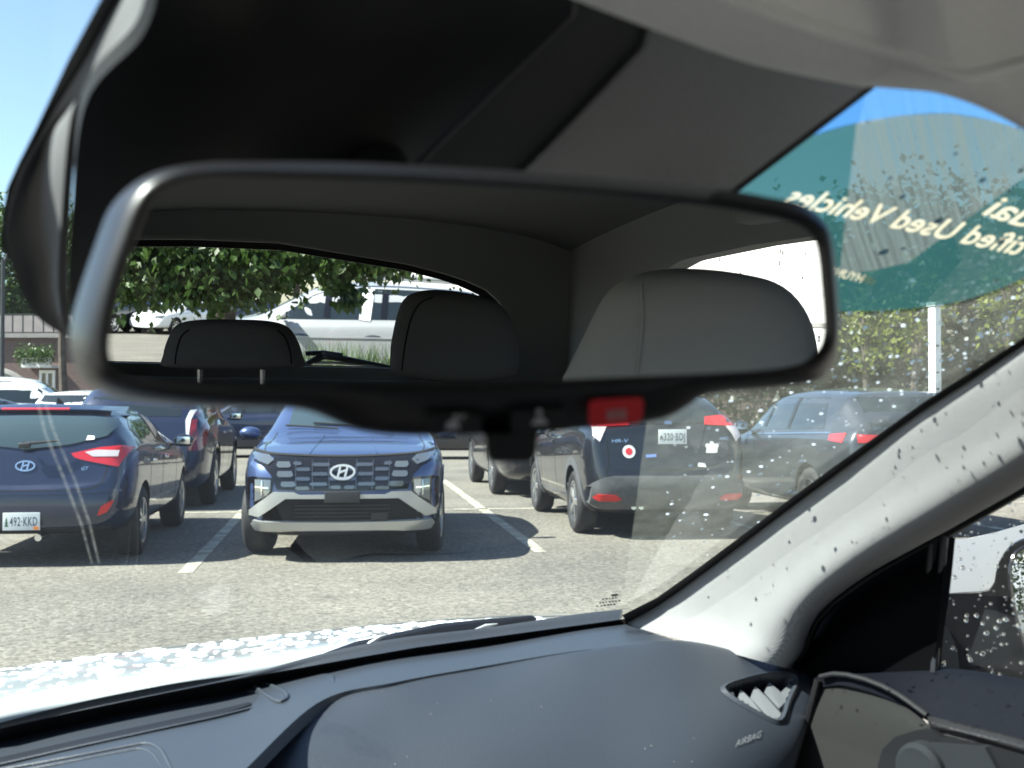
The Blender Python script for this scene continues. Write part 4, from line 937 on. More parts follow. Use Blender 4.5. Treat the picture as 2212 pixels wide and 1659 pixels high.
# ------------------------------------------------------------------ our own car
XC = .18                                                        # its centre line
OWN = tag(empty('white_car', (XC, 0, 0)), 'white car seen from inside: dark dashboard, pale pillar, grey roof lining and wet bonnet', 'car')
class _P:                                                       # parts keep world coordinates under the Empty
    pass
def own(o):
    o.parent = OWN; o.matrix_parent_inverse = Matrix.Translation((-XC, 0, 0)); return o
def fabric(name, col, sc=700, spread=.25, rough=.95, bump=.5):
    m = mat(name, col, rough, 0, .15, noise=(sc, spread, 2), bump=(sc, bump, .0008), sheen=.2); return m
def weave(name, col, sc=420.0, amt=.22, rough=.95):
    """fine woven rib: two crossing waves"""
    m = bpy.data.materials.new(name); m.use_nodes = True; nt = m.node_tree; N = nt.nodes; L = nt.links; b = N['Principled BSDF']
    tc = N.new('ShaderNodeTexCoord'); w1 = N.new('ShaderNodeTexWave'); w1.inputs['Scale'].default_value = sc; w1.bands_direction = 'DIAGONAL'; w2 = N.new('ShaderNodeTexWave'); w2.inputs['Scale'].default_value = sc; w2.bands_direction = 'Z'
    L.new(tc.outputs['Object'], w1.inputs[0]); L.new(tc.outputs['Object'], w2.inputs[0])
    mu = N.new('ShaderNodeMath'); mu.operation = 'MULTIPLY'; L.new(w1.outputs['Fac'], mu.inputs[0]); L.new(w2.outputs['Fac'], mu.inputs[1])
    mx = N.new('ShaderNodeMix'); mx.data_type = 'RGBA'; L.new(mu.outputs[0], mx.inputs[0]); mx.inputs[6].default_value = tuple(c*(1-amt) for c in col)+(1,); mx.inputs[7].default_value = tuple(min(1, c*(1+amt)) for c in col)+(1,)
    L.new(mx.outputs[2], b.inputs['Base Color']); b.inputs['Roughness'].default_value = rough; b.inputs['Specular IOR Level'].default_value = .15
    bp = N.new('ShaderNodeBump'); bp.inputs['Strength'].default_value = .35; bp.inputs['Distance'].default_value = .0006; L.new(mu.outputs[0], bp.inputs['Height']); L.new(bp.outputs[0], b.inputs['Normal']); return m
def ribbed(name, col, sc, amt, direction='X'):
    m = bpy.data.materials.new(name); m.use_nodes = True; nt = m.node_tree; N = nt.nodes; L = nt.links; b = N['Principled BSDF']
    tc = N.new('ShaderNodeTexCoord'); w1 = N.new('ShaderNodeTexWave'); w1.inputs['Scale'].default_value = sc; w1.bands_direction = direction
    L.new(tc.outputs['Object'], w1.inputs[0]); mx = N.new('ShaderNodeMix'); mx.data_type = 'RGBA'; L.new(w1.outputs['Fac'], mx.inputs[0])
    mx.inputs[6].default_value = tuple(c*(1-amt) for c in col)+(1,); mx.inputs[7].default_value = tuple(c*(1+amt) for c in col)+(1,)
    L.new(mx.outputs[2], b.inputs['Base Color']); b.inputs['Roughness'].default_value = .9; b.inputs['Specular IOR Level'].default_value = .08
    bp = N.new('ShaderNodeBump'); bp.inputs['Strength'].default_value = .4; bp.inputs['Distance'].default_value = .001; L.new(w1.outputs['Fac'], bp.inputs['Height']); L.new(bp.outputs[0], b.inputs['Normal']); return m
def leather(name, col, rough=.42, sc=1000, st=.30, spec=.5):
    m = bpy.data.materials.new(name); m.use_nodes = True; nt = m.node_tree; N = nt.nodes; L = nt.links; b = N['Principled BSDF']
    b.inputs['Base Color'].default_value = (*col, 1); b.inputs['Roughness'].default_value = rough; b.inputs['Specular IOR Level'].default_value = spec
    tc = N.new('ShaderNodeTexCoord'); v = N.new('ShaderNodeTexVoronoi'); v.inputs['Scale'].default_value = sc; L.new(tc.outputs['Object'], v.inputs['Vector'])
    n = N.new('ShaderNodeTexNoise'); n.inputs['Scale'].default_value = sc*.6; L.new(tc.outputs['Object'], n.inputs[0])
    a = N.new('ShaderNodeMath'); a.operation = 'ADD'; L.new(v.outputs['Distance'], a.inputs[0]); L.new(n.outputs['Fac'], a.inputs[1])
    bp = N.new('ShaderNodeBump'); bp.inputs['Strength'].default_value = st; bp.inputs['Distance'].default_value = .0005; L.new(a.outputs[0], bp.inputs['Height']); L.new(bp.outputs[0], b.inputs['Normal'])
    d = N.new('ShaderNodeTexNoise'); d.inputs['Scale'].default_value = 9; d.inputs['Detail'].default_value = 8; L.new(tc.outputs['Object'], d.inputs[0])
    mr = N.new('ShaderNodeMapRange'); mr.inputs['To Min'].default_value = rough*.85; mr.inputs['To Max'].default_value = rough*1.2; L.new(d.outputs[0], mr.inputs[0]); L.new(mr.outputs[0], b.inputs['Roughness']); return m
M['dash'] = leather('dashboard_skin', (.027, .0325, .042), .40)
M['dash_dark'] = leather('dark_skin', (.022, .024, .030), .5)
M['pillar'] = weave('pillar_cloth', (.34, .34, .342))
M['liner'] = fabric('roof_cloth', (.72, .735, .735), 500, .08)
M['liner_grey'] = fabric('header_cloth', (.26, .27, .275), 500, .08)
M['roof'] = fabric('shaded_roof_cloth', (.06, .072, .077), 500, .08)  # darker copy of the roof cloth, the dim cabin's shade put into its colour
M['visor'] = fabric('visor_vinyl', (.82, .83, .83), 600, .05, .8)
M['cover'] = mat('cover_plastic', (.010, .0105, .012), .6, 0, .3, bump=(500, .3, .0006))
M['cover_mid'] = mat('cover_plastic_grey', (.045, .047, .049), .7, 0, .3, bump=(500, .3, .0006))
M['cover_side'] = mat('cover_side_plastic', (.13, .133, .136), .85, 0, .1)
M['frit'] = mat('black_frit', (.006, .006, .007), .45)
M['seat'] = weave('seat_cloth', (.36, .365, .365), 300, .12)
M['seat_dark'] = weave('rear_seat_cloth', (.085, .088, .09), 300, .12)
M['door_cloth'] = ribbed('door_cloth', (.022, .0225, .022), 130, .16, 'Y')
M['interior_dark'] = mat('interior_dark', (.006, .0065, .008), .8, 0, .2)
M['interior_grey'] = mat('interior_grey', (.016, .018, .021), .8, 0, .15)
M['carpet'] = mat('carpet', (.03, .03, .032), 1.0, noise=(200, .3))
M['vent'] = mat('vent_slat_plastic', (.17, .18, .19), .4)
M['wet_white'] = paint('pearl_white', (.76, .775, .77), .0, .25)
M['glass'] = glass_mat('windscreen_glass', (.86, .935, .915), .030, 0, .004, (.6, .6, .56), 25)
M['glass_side'] = glass_mat('door_glass', (.90, .94, .92), .035, 0, .01)
M['glass_rear'] = glass_mat('privacy_glass', (.88, .91, .90), .04, 0, .01)
M['water'] = mat('water_drop', (1, 1, 1), 0.0, 0, .5, trans=1.0); M['water'].node_tree.nodes['Principled BSDF'].inputs['IOR'].default_value = 1.33
M['mirror'] = mat('mirror_coating', (.86, .88, .87), .0, 1.0)
M['housing'] = mat('mirror_housing', (.007, .007, .008), .36, 0, .5, bump=(700, .15, .0004))

# ---- windscreen
def WS(s, t):
    b = Vector((XC+.61*s, 1.25-.165*s*s, 1.07+.077*s*s)); h_ = Vector((XC+.53*s, .38-.09*s*s, 1.585-.03*s*s))
    p = b.lerp(h_, t); bul = max(-.02, 4*t*(1-t)*.022)
    return p+Vector((0, .5, .86))*bul
ns, nt_ = 36, 22
gv = [WS(-1.06+2.12*i/ns, -.05+1.12*j/nt_) for j in range(nt_+1) for i in range(ns+1)]
gf = [(j*(ns+1)+i, j*(ns+1)+i+1, (j+1)*(ns+1)+i+1, (j+1)*(ns+1)+i) for j in range(nt_) for i in range(ns)]
wsg = own(mk('windscreen', gv, gf, M['glass'], None, True, 60))
gv2 = [WS(-1.7+3.4*i/40, -.5+2.0*j/40) for j in range(41) for i in range(41)]       # the same surface carried on past the edges, to lay things on
GB = BVHTree.FromPolygons(gv2, [(j*41+i, j*41+i+1, (j+1)*41+i+1, (j+1)*41+i) for j in range(40) for i in range(40)])
def GP(x, y, off=0.0):
    d = ray(x, y).normalized(); hit, n, _, dist = GB.ray_cast(CAM, d)
    if hit is None:
        hit, n, _, _ = GB.find_nearest(CAM+d*.9)
    if n.dot(d) > 0: n = -n
    return hit+n*off, n
def GD(x, y): return (GP(x, y)[0]-CAM).dot(fw)
def on_glass(name, poly, off, m, step=30, uv=None, parent=None):
    bm = cut_poly(poly, step); px = {}
    for q in bm.verts: px[q.index] = None
    bm.verts.index_update(); lay = bm.loops.layers.uv.new('UVMap')
    for f in bm.faces:
        for l in f.loops:
            x, y = l.vert.co.x, l.vert.co.y; l[lay].uv = uv(x, y) if uv else (x/100, y/100)
    for q in bm.verts: q.co = GP(q.co.x, q.co.y, off)[0]
    me = bpy.data.meshes.new(name); bm.to_mesh(me); bm.free()
    o = link(name, me, m, None, True, 60)
    return own(o) if parent is None else o

PE = [(1345, 1338), (1420, 1300), (1500, 1243), (1600, 1168), (1700, 1092), (1800, 1018), (1900, 946), (2000, 874), (2110, 804), (2212, 737), (2330, 660), (2480, 560)]   # glass edge along the pillar
band = [(a-7, b-8) for a, b in PE]
on_glass('gasket', [(a-2, b-11) for a, b in PE]+[(a+16, b+14) for a, b in PE[::-1]], .0012, M['frit'])
M['frit_fade'] = film_mat('frit_fade', (.01, .01, .011), (.08, .22), scale=2500, trans=.1)
on_glass('frit_fade', [(a-2, b-11) for a, b in PE]+[(a-11, b-27) for a, b in PE[::-1]], .0010, M['frit_fade'], 60)
# black band along the foot of the glass
foot = [(-160, 1655), (0, 1583), (150, 1549), (300, 1518), (450, 1488), (600, 1461), (750, 1434), (900, 1408), (1050, 1385), (1200, 1362), (1300, 1347), (1375, 1335)]
on_glass('foot_band', [(a, b-12+max(0, (a-900)/60)) for a, b in foot]+[(a, b+60) for a, b in foot[::-1]], .0012, M['frit'])
# film left by the wiper, streaked; the corner haze is the pillar's reflection painted pale
M['haze'] = film_mat('haze_film', (.60, .60, .50), (.05, .13), scale=60, trans=.65, spread=.8)
M['streaks'] = film_mat('streaked_film', (.50, .50, .50), (.02, .45), streak=((0, 0, 0), (9, .18, 1), 1), trans=.7, scale=1.0, spread=.7)
on_glass('haze_film', [(1338, 1345), (1352, 1250), (1372, 1110), (1388, 980), (1402, 880), (1490, 780), (1700, 700), (1830, 676), (2060, 655), (2240, 588), (2330, 650), (2212, 737), (2000, 874), (1800, 1018), (1600, 1168), (1430, 1295)], -.0006, M['haze'], 40)
on_glass('streaked_film', [(1875, 170), (1857, 270), (1950, 251), (2050, 246), (2150, 263), (2250, 298), (2250, 150), (1960, 120)], -.0006, M['streaks'], 25,
    uv=lambda x, y: ((x-1900-.20*(y-200)-.00018*(y-200)**2)/60.0, (y-200)/60.0))
M['shade'] = film_mat('shade_band', (.1, .2, .4), (0, .001), tcol=(.28, .56, .86))
on_glass('shade_band', [(1560, 430), (1590, 402), (1735, 290), (1878, 182), (1960, 120), (2250, 150), (2560, 250), (2560, 420), (2400, 365), (2260, 300), (2150, 262), (2050, 246), (1950, 250), (1845, 268), (1750, 296), (1660, 343), (1590, 394)], -.0003, M['shade'], 40)
# reflections of the dash top painted as faint pale film on the glass
M['dash_reflection'] = film_mat('reflection_film', (.7, .7, .66), (.02, .15), scale=160, trans=.6)
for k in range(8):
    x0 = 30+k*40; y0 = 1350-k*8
    on_glass('painted_reflection', [(x0, y0+42), (x0+16, y0-22), (x0+19, y0-22), (x0+3, y0+44)], -.0005, M['dash_reflection'], 60)
on_glass('painted_reflection', [(418, 1288), (470, 1262), (497, 1270), (495, 1320), (470, 1330), (428, 1322), (455, 1305)], -.0005, M['dash_reflection'], 30)
on_glass('painted_reflection', [(100, 870), (118, 930), (165, 1040), (196, 1130), (216, 1218), (212, 1218), (191, 1133), (160, 1040), (113, 932), (96, 870)], -.0005, M['dash_reflection'], 40)

def inside(poly, x, y):
    c = False; n = len(poly)
    for i in range(n):
        (x1, y1), (x2, y2) = poly[i], poly[(i+1) % n]
        if (y1 > y) != (y2 > y) and x < (x2-x1)*(y-y1)/(y2-y1)+x1: c = not c
    return c
on_glass('painted_reflection', [(84, 872), (100, 935), (143, 1040), (179, 1135), (200, 1218), (197, 1218), (174, 1137), (138, 1042), (95, 937), (80, 872)], -.0005, M['dash_reflection'], 40)
# ---- green banner clinging to the outside of the glass, read from behind
M['banner'] = film_mat('green_vinyl', (.020, .070, .070), (.76, .82), tcol=(.42, .60, .57), trans=.72, scale=8)
M['banner_wet'] = film_mat('streaked_vinyl', (.115, .137, .130), (.42, 1.0), tcol=(.30, .45, .43), streak=((0, 0, 0), (7, .14, 1), 1), trans=.72, scale=1.0, spread=.38)
M['banner_ink'] = film_mat('cream_vinyl', (.52, .45, .32), (.9, .95), trans=.75, scale=8)
bt = [(1545, 440), (1590, 402), (1660, 350), (1750, 303), (1845, 274), (1950, 256), (2050, 251), (2150, 268), (2260, 306), (2400, 370), (2560, 460)]
bb = [(2560, 470), (2400, 505), (2240, 592), (2160, 630), (2060, 660), (1960, 673), (1845, 678), (1700, 672), (1560, 640), (1530, 540)]
from mathutils.geometry import delaunay_2d_cdt
LET = []                                                        # lettering outlines in picture units: (name, verts, faces)
def glass_text(nm, txt, start, end, upv, bold=.006):
    v, f = text_polys(txt, 1.0, 0, bold); A = np.array(v); lo, hi = A.min(0), A.max(0); out = []
    for (a, b) in v:
        t = (a-lo[0])/(hi[0]-lo[0]); q = b/.7; out.append((start[0]+(end[0]-start[0])*t+upv[0]*q, start[1]+(end[1]-start[1])*t+upv[1]*q))
    LET.append((nm, out, f))
glass_text('banner_lettering', 'Certified Used Vehicles', (2300, 579), (1690, 445), (40, -37), .012)
glass_text('banner_lettering', 'Hyundai', (2404, 560), (2122, 468), (52, -38), .012)
glass_text('banner_small_lettering', 'HYUNDAI', (1860, 616), (1765, 592), (12, -16), .01)
ov = [(1877+17*math.cos(t), 611+8.5*math.sin(t)+5*math.cos(t)) for t in np.linspace(0, 2*math.pi, 25)[:-1]]
iv2 = [(1877+13*math.cos(t), 611+5.5*math.sin(t)+4*math.cos(t)) for t in np.linspace(0, 2*math.pi, 25)[:-1]]
LET.append(('banner_emblem', ov+iv2+[(1866, 614), (1871, 617), (1879, 605), (1874, 604), (1876, 618), (1881, 619), (1889, 608), (1884, 606), (1872, 611.5), (1883, 614.5), (1884, 611), (1873, 608)], [(i, (i+1) % 24, 24+(i+1) % 24, 24+i) for i in range(24)]+[(48, 49, 50, 51), (52, 53, 54, 55), (56, 57, 58, 59)]))
# the green vinyl is cut away under the lettering
TV = []; TE = []; TRI = []
outl = [tuple(p) for p in poly_resample(bt+bb, 120)]
TV += outl; TE += [(i, (i+1) % len(outl)) for i in range(len(outl))]
for nm, vv, ff in LET:
    if nm == 'banner_emblem': continue
    k = len(TV); TV += vv; cnt = {}
    for q in ff:
        for i in range(len(q)):
            e = tuple(sorted((q[i], q[(i+1) % len(q)]))); cnt[e] = cnt.get(e, 0)+1
        for i in range(1, len(q)-1): TRI.append((vv[q[0]], vv[q[i]], vv[q[i+1]]))
    TE += [(a+k, b+k) for (a, b), c in cnt.items() if c == 1]
WETP = [(1856, 240), (1832, 440), (1815, 600), (1890, 590), (1965, 573), (2090, 480), (2250, 365), (2330, 300), (2330, 220), (1900, 220)]
k = len(TV); TV += WETP; TE += [(k+i, k+(i+1) % len(WETP)) for i in range(len(WETP))]
for x in range(1540, 2580, 30):
    for y in range(240, 700, 30):
        if inside(outl, x, y): TV.append((x, y))
rv, re_, rf, *_r = delaunay_2d_cdt([Vector(p) for p in TV], TE, [], 0, 1e-4)
TA = np.array(TRI)
def in_letters(x, y):
    a, b, c = TA[:, 0], TA[:, 1], TA[:, 2]; p = np.array([x, y])
    cr = lambda u, v: (v[:, 0]-u[:, 0])*(p[1]-u[:, 1])-(v[:, 1]-u[:, 1])*(p[0]-u[:, 0])
    d1, d2, d3 = cr(a, b), cr(b, c), cr(c, a)
    return bool((((d1 >= 0) & (d2 >= 0) & (d3 >= 0)) | ((d1 <= 0) & (d2 <= 0) & (d3 <= 0))).any())
keep = []
for q in rf:
    c = sum((rv[i] for i in q), Vector((0, 0)))/len(q)
    if inside(outl, c.x, c.y) and not in_letters(c.x, c.y): keep.append(tuple(q))
bn = mk('windscreen_banner', [GP(p.x, p.y, -.0022)[0] for p in rv], keep, [M['banner'], M['banner_wet']], None, True, 60, fix=False)
STUV = lambda x, y: ((x-1900-.20*(y-200)-.00018*(y-200)**2)/60.0, (y-200)/60.0)
lay = bn.data.uv_layers.new(name='UVMap')
for pl in bn.data.polygons:
    c = sum((rv[i] for i in pl.vertices), Vector((0, 0)))/len(pl.vertices); pl.material_index = 1 if inside(WETP, c.x, c.y) else 0
    for li, vi_ in zip(pl.loop_indices, pl.vertices): lay.data[li].uv = STUV(rv[vi_].x, rv[vi_].y)
tag(bn, 'green arched sales banner stuck across the windscreen, cream lettering seen in reverse', 'banner')
for nm, vv, ff in LET:
    o = mk(nm, [GP(x, y, -.0021 if nm != 'banner_emblem' else -.0024)[0] for x, y in vv], ff, M['banner_ink'], None, False, fix=False); o.parent = bn

# ---- water: beads on the outside of the glass
def bead(mb, p, n, r, st=1.0, tdir=None, flat=.45):
    t = tdir or n.orthogonal(); t = (t-n*t.dot(n)).normalized(); b = n.cross(t); v = []; f = []
    k = 8
    for (rr, hh) in ((1, 0), (.86, .5), (.5, .87)):
        for i in range(k):
            a = 2*math.pi*i/k; v.append(p+(t*math.cos(a)*st+b*math.sin(a))*r*rr+n*r*flat*hh)
    v.append(p+n*r*flat)
    f += [(q*k+i, q*k+(i+1) % k, (q+1)*k+(i+1) % k, (q+1)*k+i) for q in (0, 1) for i in range(k)]+[(2*k+i, 2*k+(i+1) % k, 3*k) for i in range(k)]
    f.append(tuple(range(k))[::-1]); mb.add(v, f)
rng = random.Random(4); mb = MB(); mw = MB()
wet = [(1460, 1270), (1400, 1100), (1480, 900), (1700, 750), (1850, 600), (2100, 560), (2330, 500), (2330, 650), (2212, 737), (1900, 946), (1600, 1168)]
cnt = 0
while cnt < 420:
    x, y = rng.uniform(1380, 2330), rng.uniform(480, 1300)
    if not inside(wet, x, y): continue
    if rng.random() > min(1, .25+(x-1400)/900): continue
    p, n = GP(x, y, -.0004); r = .0006+.0014*rng.random()**3
    bead(mb if cnt % 5 < 3 else mw, p, -n, r, rng.uniform(1, 1.7), Vector((0, -1, .55)) if cnt % 5 < 3 else Vector((1, .2, 0)), .4); cnt += 1
for _ in range(14):
    x, y = rng.uniform(1850, 2240), rng.uniform(210, 580)
    p, n = GP(x, y, -.0024); bead(mb, p, -n, .0012+.002*rng.random()**2, rng.uniform(1, 1.5), Vector((0, -1, .55)), .4)
for _ in range(90):                                            # out of frame, their shadows fall on the pillar
    x, y = rng.uniform(2200, 2800), rng.uniform(0, 600)
    if GB.ray_cast(CAM, ray(x, y).normalized())[0] is None: continue
    p, n = GP(x, y, -.0024); bead(mb, p, -n, .001+.002*rng.random()**2, 1.3, Vector((0, -1, .55)), .4)
M['lit_bead'] = film_mat('sunlit_bead', (.85, .90, .95), (.55, .95), trans=.8, scale=900)  # bright glint of these drops put into a whitish scattering colour
o = mw.build('raindrops', M['lit_bead'], None, True, 80); tag(o, 'sunlit raindrops sparkling low on the windscreen along the pillar', 'raindrops', kind='stuff')
dr = mb.build('raindrops', M['water'], None, True, 80); tag(dr, 'raindrops beaded over the outer corner of the windscreen', 'raindrops', kind='stuff')

# maker's mark printed low in the corner of the glass (too small to read)
mk_ = MB()
def dash(x, y, w, h):
    q = [GP(a, b, .0006)[0] for a, b in ((x, y), (x+w, y-w*.12), (x+w+2, y+h-w*.12), (x+2, y+h))]; mk_.add(q, [(0, 1, 2, 3)])
rg_ = random.Random(3)
for row, (x0, y0, n_) in enumerate(((1300, 1292, 5), (1292, 1300, 7), (1288, 1307, 6))):
    for k in range(n_): dash(x0+k*7+rg_.uniform(-1, 1), y0-k*.8, rg_.uniform(3, 5.5), 3)
dash(1320, 1283, 14, 4.5)
own(mk_.build('glass_mark', M['frit'], None, False))
# ---- interior mirror: where it sits and what it looks at
MC = U(1010, 615, .40)
_nh = rt*math.sin(R(20.5)) - fwh*math.cos(R(20.5))
def _tilt():
    r = ray(1010, 665).normalized(); best = None
    for a in np.linspace(-.4, .4, 1601):
        n = (_nh*math.cos(a)+Vector((0, 0, math.sin(a)))).normalized(); q = r-n*2*r.dot(n)
        if best is None or abs(q.z) < best[0]: best = (abs(q.z), n)
    return best[1]
MN = _tilt()
def MP(x, y, off=0.0):                                          # picture point -> point on the mirror plane (moved `off` towards us)
    r = ray(x, y); return CAM+r*(((MC+MN*off)-CAM).dot(MN)/r.dot(MN))
VCAM = CAM - MN*2*(CAM-MC).dot(MN)                              # where the reflected eye stands
def mdir(x, y): r = ray(x, y).normalized(); return (r-MN*2*r.dot(MN)).normalized()
def MY(x, y, Y): d = mdir(x, y); return VCAM+d*((Y-VCAM.y)/d.y)
def MX(x, y, X): d = mdir(x, y); return VCAM+d*((X-VCAM.x)/d.x)
def MD(x, y, D): return VCAM+mdir(x, y)*D
def MG(x, y, Z=0.0): d = mdir(x, y); return VCAM+d*((Z-VCAM.z)/d.z)

# ---- dashboard
cx_ = [-150, 0, 170, 347, 521, 700, 856, 1055, 1253, 1345]
y0_ = [1640, 1603, 1560, 1523, 1486, 1437, 1405, 1381, 1352, 1342]
d0_ = [1.13, 1.16, 1.185, 1.21, 1.24, 1.27, 1.29, 1.31, 1.325, 1.33]
e_ = [(-260, 1980), (-60, 1960), (120, 1930), (290, 1870), (500, 1690), (690, 1516), (858, 1473), (1057, 1437), (1255, 1405), (1468, 1386)]
def shelf_d(x, y): 
    yy = float(np.interp(x, cx_, y0_)); dd = float(np.interp(x, cx_, d0_)); return dd*(yy-878)/(y-878)
r0 = [U(x, y-26, d+.02) for x, y, d in zip(cx_, y0_, d0_)]
r1 = [U(x, y+3, d) for x, y, d in zip(cx_, y0_, d0_)]
r3 = [U(a, b, d*(y-878)/(b-878)-.004) for (a, b), x, y, d in zip(e_, cx_, y0_, d0_)]
r2 = [p.lerp(q, .5) for p, q in zip(r1, r3)]
r4 = [p+Vector((0, -.02, -.03)) for p in r3]
DASH = empty('dashboard', (0, 0, 0)); own(DASH); DASH.location = (0, 0, 0)
def dpart(o): o.parent = DASH; return o
dpart(sheet('shelf', [r0, r1, r2, r3], 90, 40, M['dash'], None, .012))
pc = [[(531, 1561, 1.104), (500, 1580, 1.098), (470, 1612, 1.07), (462, 1660, 1.03), (455, 1830, .98)],
      [(640, 1525, 1.117), (645, 1541, 1.114), (650, 1600, 1.06), (655, 1700, 1.01), (660, 1880, .96)],
      [(856, 1471, 1.146), (860, 1486, 1.143), (865, 1570, 1.08), (870, 1690, 1.02), (875, 1880, .96)],
      [(1055, 1435, 1.183), (1060, 1449, 1.180), (1065, 1540, 1.10), (1070, 1680, 1.03), (1075, 1880, .97)],
      [(1253, 1402, 1.196), (1262, 1415, 1.192), (1280, 1510, 1.12), (1290, 1660, 1.05), (1300, 1880, .98)],
      [(1471, 1383, 1.225), (1490, 1394, 1.22), (1520, 1480, 1.15), (1530, 1640, 1.07), (1520, 1880, 1.0)],
      [(1690, 1440, 1.205), (1705, 1447, 1.20), (1735, 1500, 1.18), (1715, 1620, 1.12), (1640, 1880, 1.05)],
      [(1764, 1467, 1.21), (1764, 1476, 1.205), (1750, 1530, 1.19), (1712, 1650, 1.14), (1632, 1890, 1.07)]]
for c in range(6):
    a, b, d = pc[c][0]; dd = shelf_d(a, b)+.004; pc[c][0] = (a, b, dd); e1 = pc[c][1]; flat = dd*(b-878)/(e1[1]-878); k1 = (.35, .42, .5, .6, .8, 1.0)[c]; pc[c][1] = (e1[0], e1[1], (dd-.005)*(1-k1)+flat*k1)
rows = [[U(*pc[c][r]) for c in range(8)] for r in range(5)]
pad = dpart(sheet('passenger_pad', rows, 170, 110, M['dash'], None, .0018))
bm = bmesh.new(); bm.from_mesh(pad.data); PADB = BVHTree.FromBMesh(bm)
vent_in = [(1572, 1488), (1614, 1470), (1662, 1460), (1700, 1461), (1713, 1467), (1715, 1478), (1700, 1512), (1690, 1542), (1683, 1553), (1668, 1552), (1630, 1532), (1594, 1511)]
def to_px(p):
    v = p-CAM; d = v.dot(fw); return 1106+v.dot(rt)/d*F, 829.5-v.dot(up)/d*F
kill = [f for f in bm.faces if inside(vent_in, *to_px(f.calc_center_median()))]
bmesh.ops.delete(bm, geom=kill, context='FACES'); bm.to_mesh(pad.data); bm.free()
def PAD(x, y, off=0.0):
    hit, n, _, _ = PADB.ray_cast(CAM, ray(x, y).normalized())
    if hit is None: hit, n, _, _ = PADB.find_nearest(U(x, y, 1.2))
    if n.dot(ray(x, y)) > 0: n = -n
    return hit+n*off, n
vi = poly_resample(vent_in, 48); c_ = vi.mean(0); vo = c_+(vi-c_)*1.22; vm = c_+(vi-c_)*1.10
v = [PAD(*q, .0005)[0] for q in vo]+[PAD(*q, .0030)[0] for q in vm]+[PAD(*(c_+(q-c_)*1.0), .0005)[0] for q in vi]+[PAD(*(c_+(q-c_)*.99), -.02)[0] for q in vi]+[PAD(*(c_+(q-c_)*.99), -.05)[0] for q in vi]
f = [(k*48+i, k*48+(i+1) % 48, (k+1)*48+(i+1) % 48, (k+1)*48+i) for k in range(4) for i in range(48)]
f2 = [tuple(4*48+i for i in range(48))]
rim = dpart(mk('vent_surround', v, f, M['dash'], None, True, 50)); mk('vent_duct', [v[4*48+i] for i in range(48)], [tuple(range(48))], M['interior_dark'], rim, False)
for poly in ([(1594, 1511), (1604, 1481), (1626, 1505), (1653, 1543)], [(1624, 1501), (1636, 1472), (1660, 1500), (1689, 1538), (1684, 1554), (1665, 1551)], [(1655, 1489), (1667, 1465), (1686, 1483), (1705, 1506), (1685, 1526)], [(1690, 1490), (1712, 1468), (1716, 1478), (1701, 1507)], [(1574, 1491), (1578, 1489), (1588, 1508)]):
    fr = [PAD(x, y, .0)[0] for x, y in poly]; n = PAD(*poly[0])[1]
    fr = [p-n*(.0015+.005*max(0, (1.0-(poly[i][1]-1460)/95.0))) for i, p in enumerate(fr)]
    back = [p-n*.006+rt*.004 for p in fr]; k = len(fr)
    sv = mk('vent_slat', fr+back, [tuple(range(k)), tuple(range(k, 2*k))[::-1]]+[(i, (i+1) % k, k+(i+1) % k, k+i) for i in range(k)], M['vent'], rim, False)
def mp(u, v):
    t = u+.5; return PAD(1587+54*t+4*v, 1615-21*t-15*v, .0006)
o = text_obj('airbag_lettering', 'AIRBAG', mp, M['vent'], pad, 1, 0, .0, .0006)
# slot, lid and end stop on the left
def shp(x, y, off=0.0): return U(x, y, shelf_d(x, y)-off)
dpart(sheet('defrost_slot', [[shp(x, y-5, .0015) for x, y in ((-120, 1668), (0, 1641), (180, 1600), (360, 1561), (470, 1538), (541, 1521))], [shp(x, y+9, .0015) for x, y in ((-120, 1668), (0, 1641), (180, 1600), (360, 1560), (470, 1535), (541, 1513))]], 30, 3, M['frit'], None, .001))
dpart(MB().tube([shp(x, y+11, .002) for x, y in ((-120, 1668), (0, 1641), (180, 1600), (360, 1561), (470, 1537), (545, 1518))], .0016, 6).build('slot_lip', M['dash'], None))
lid = [(-160, 1690), (0, 1664), (150, 1637), (280, 1612), (318, 1607), (345, 1618), (362, 1645), (385, 1700), (410, 1800)]
Lm = MB(); Lm.tube([Vector(p) for p in catmull([tuple(shp(x, y, .001)) for x, y in lid], 60)], .0017, 6); Lm.tube([Vector(p) for p in catmull([tuple(shp(x-14, y+12, .001)) for x, y in lid], 60)], .0013, 6)
dpart(Lm.build('lid_edge', M['dash'], None))
Lm = MB(); es = [(553, 1476), (575, 1478), (604, 1490), (621, 1503), (613, 1514), (598, 1515), (572, 1500), (555, 1486)]
rg = poly_resample(es, 32); Lm.tube([shp(x, y, .006) for x, y in rg]+[shp(*rg[0], .006)], .0024, 8, False); q = [shp(x, y, .005) for x, y in rg]; Lm.add(q, [tuple(range(32))])
dpart(Lm.build('pad_end_stop', M['dash'], None))
dpart(sheet('pad_fillet', [[shp(x, y, .0) for x, y in ((531, 1490), (620, 1470), (700, 1455))], [shp(x, y, .008) for x, y in ((560, 1500), (640, 1480), (720, 1460))], [U(x, y, d) for x, y, d in ((520, 1560, 1.108), (640, 1526, 1.119), (720, 1506, 1.128))]], 16, 10, M['dash'], None, .004))
# specks of dust on the pad
sm = MB(); rg_ = random.Random(2)
for _ in range(16):
    x, y = rg_.uniform(500, 1500), rg_.uniform(1470, 1655); p, n = PAD(x, y, .0002); sm.ellipsoid(p, (.0004+.0004*rg_.random()**3,)*3, 5, 4)
o = dpart(sm.build('dust_speck', M['stone_trim'], None, False)); o['kind'] = 'stuff'

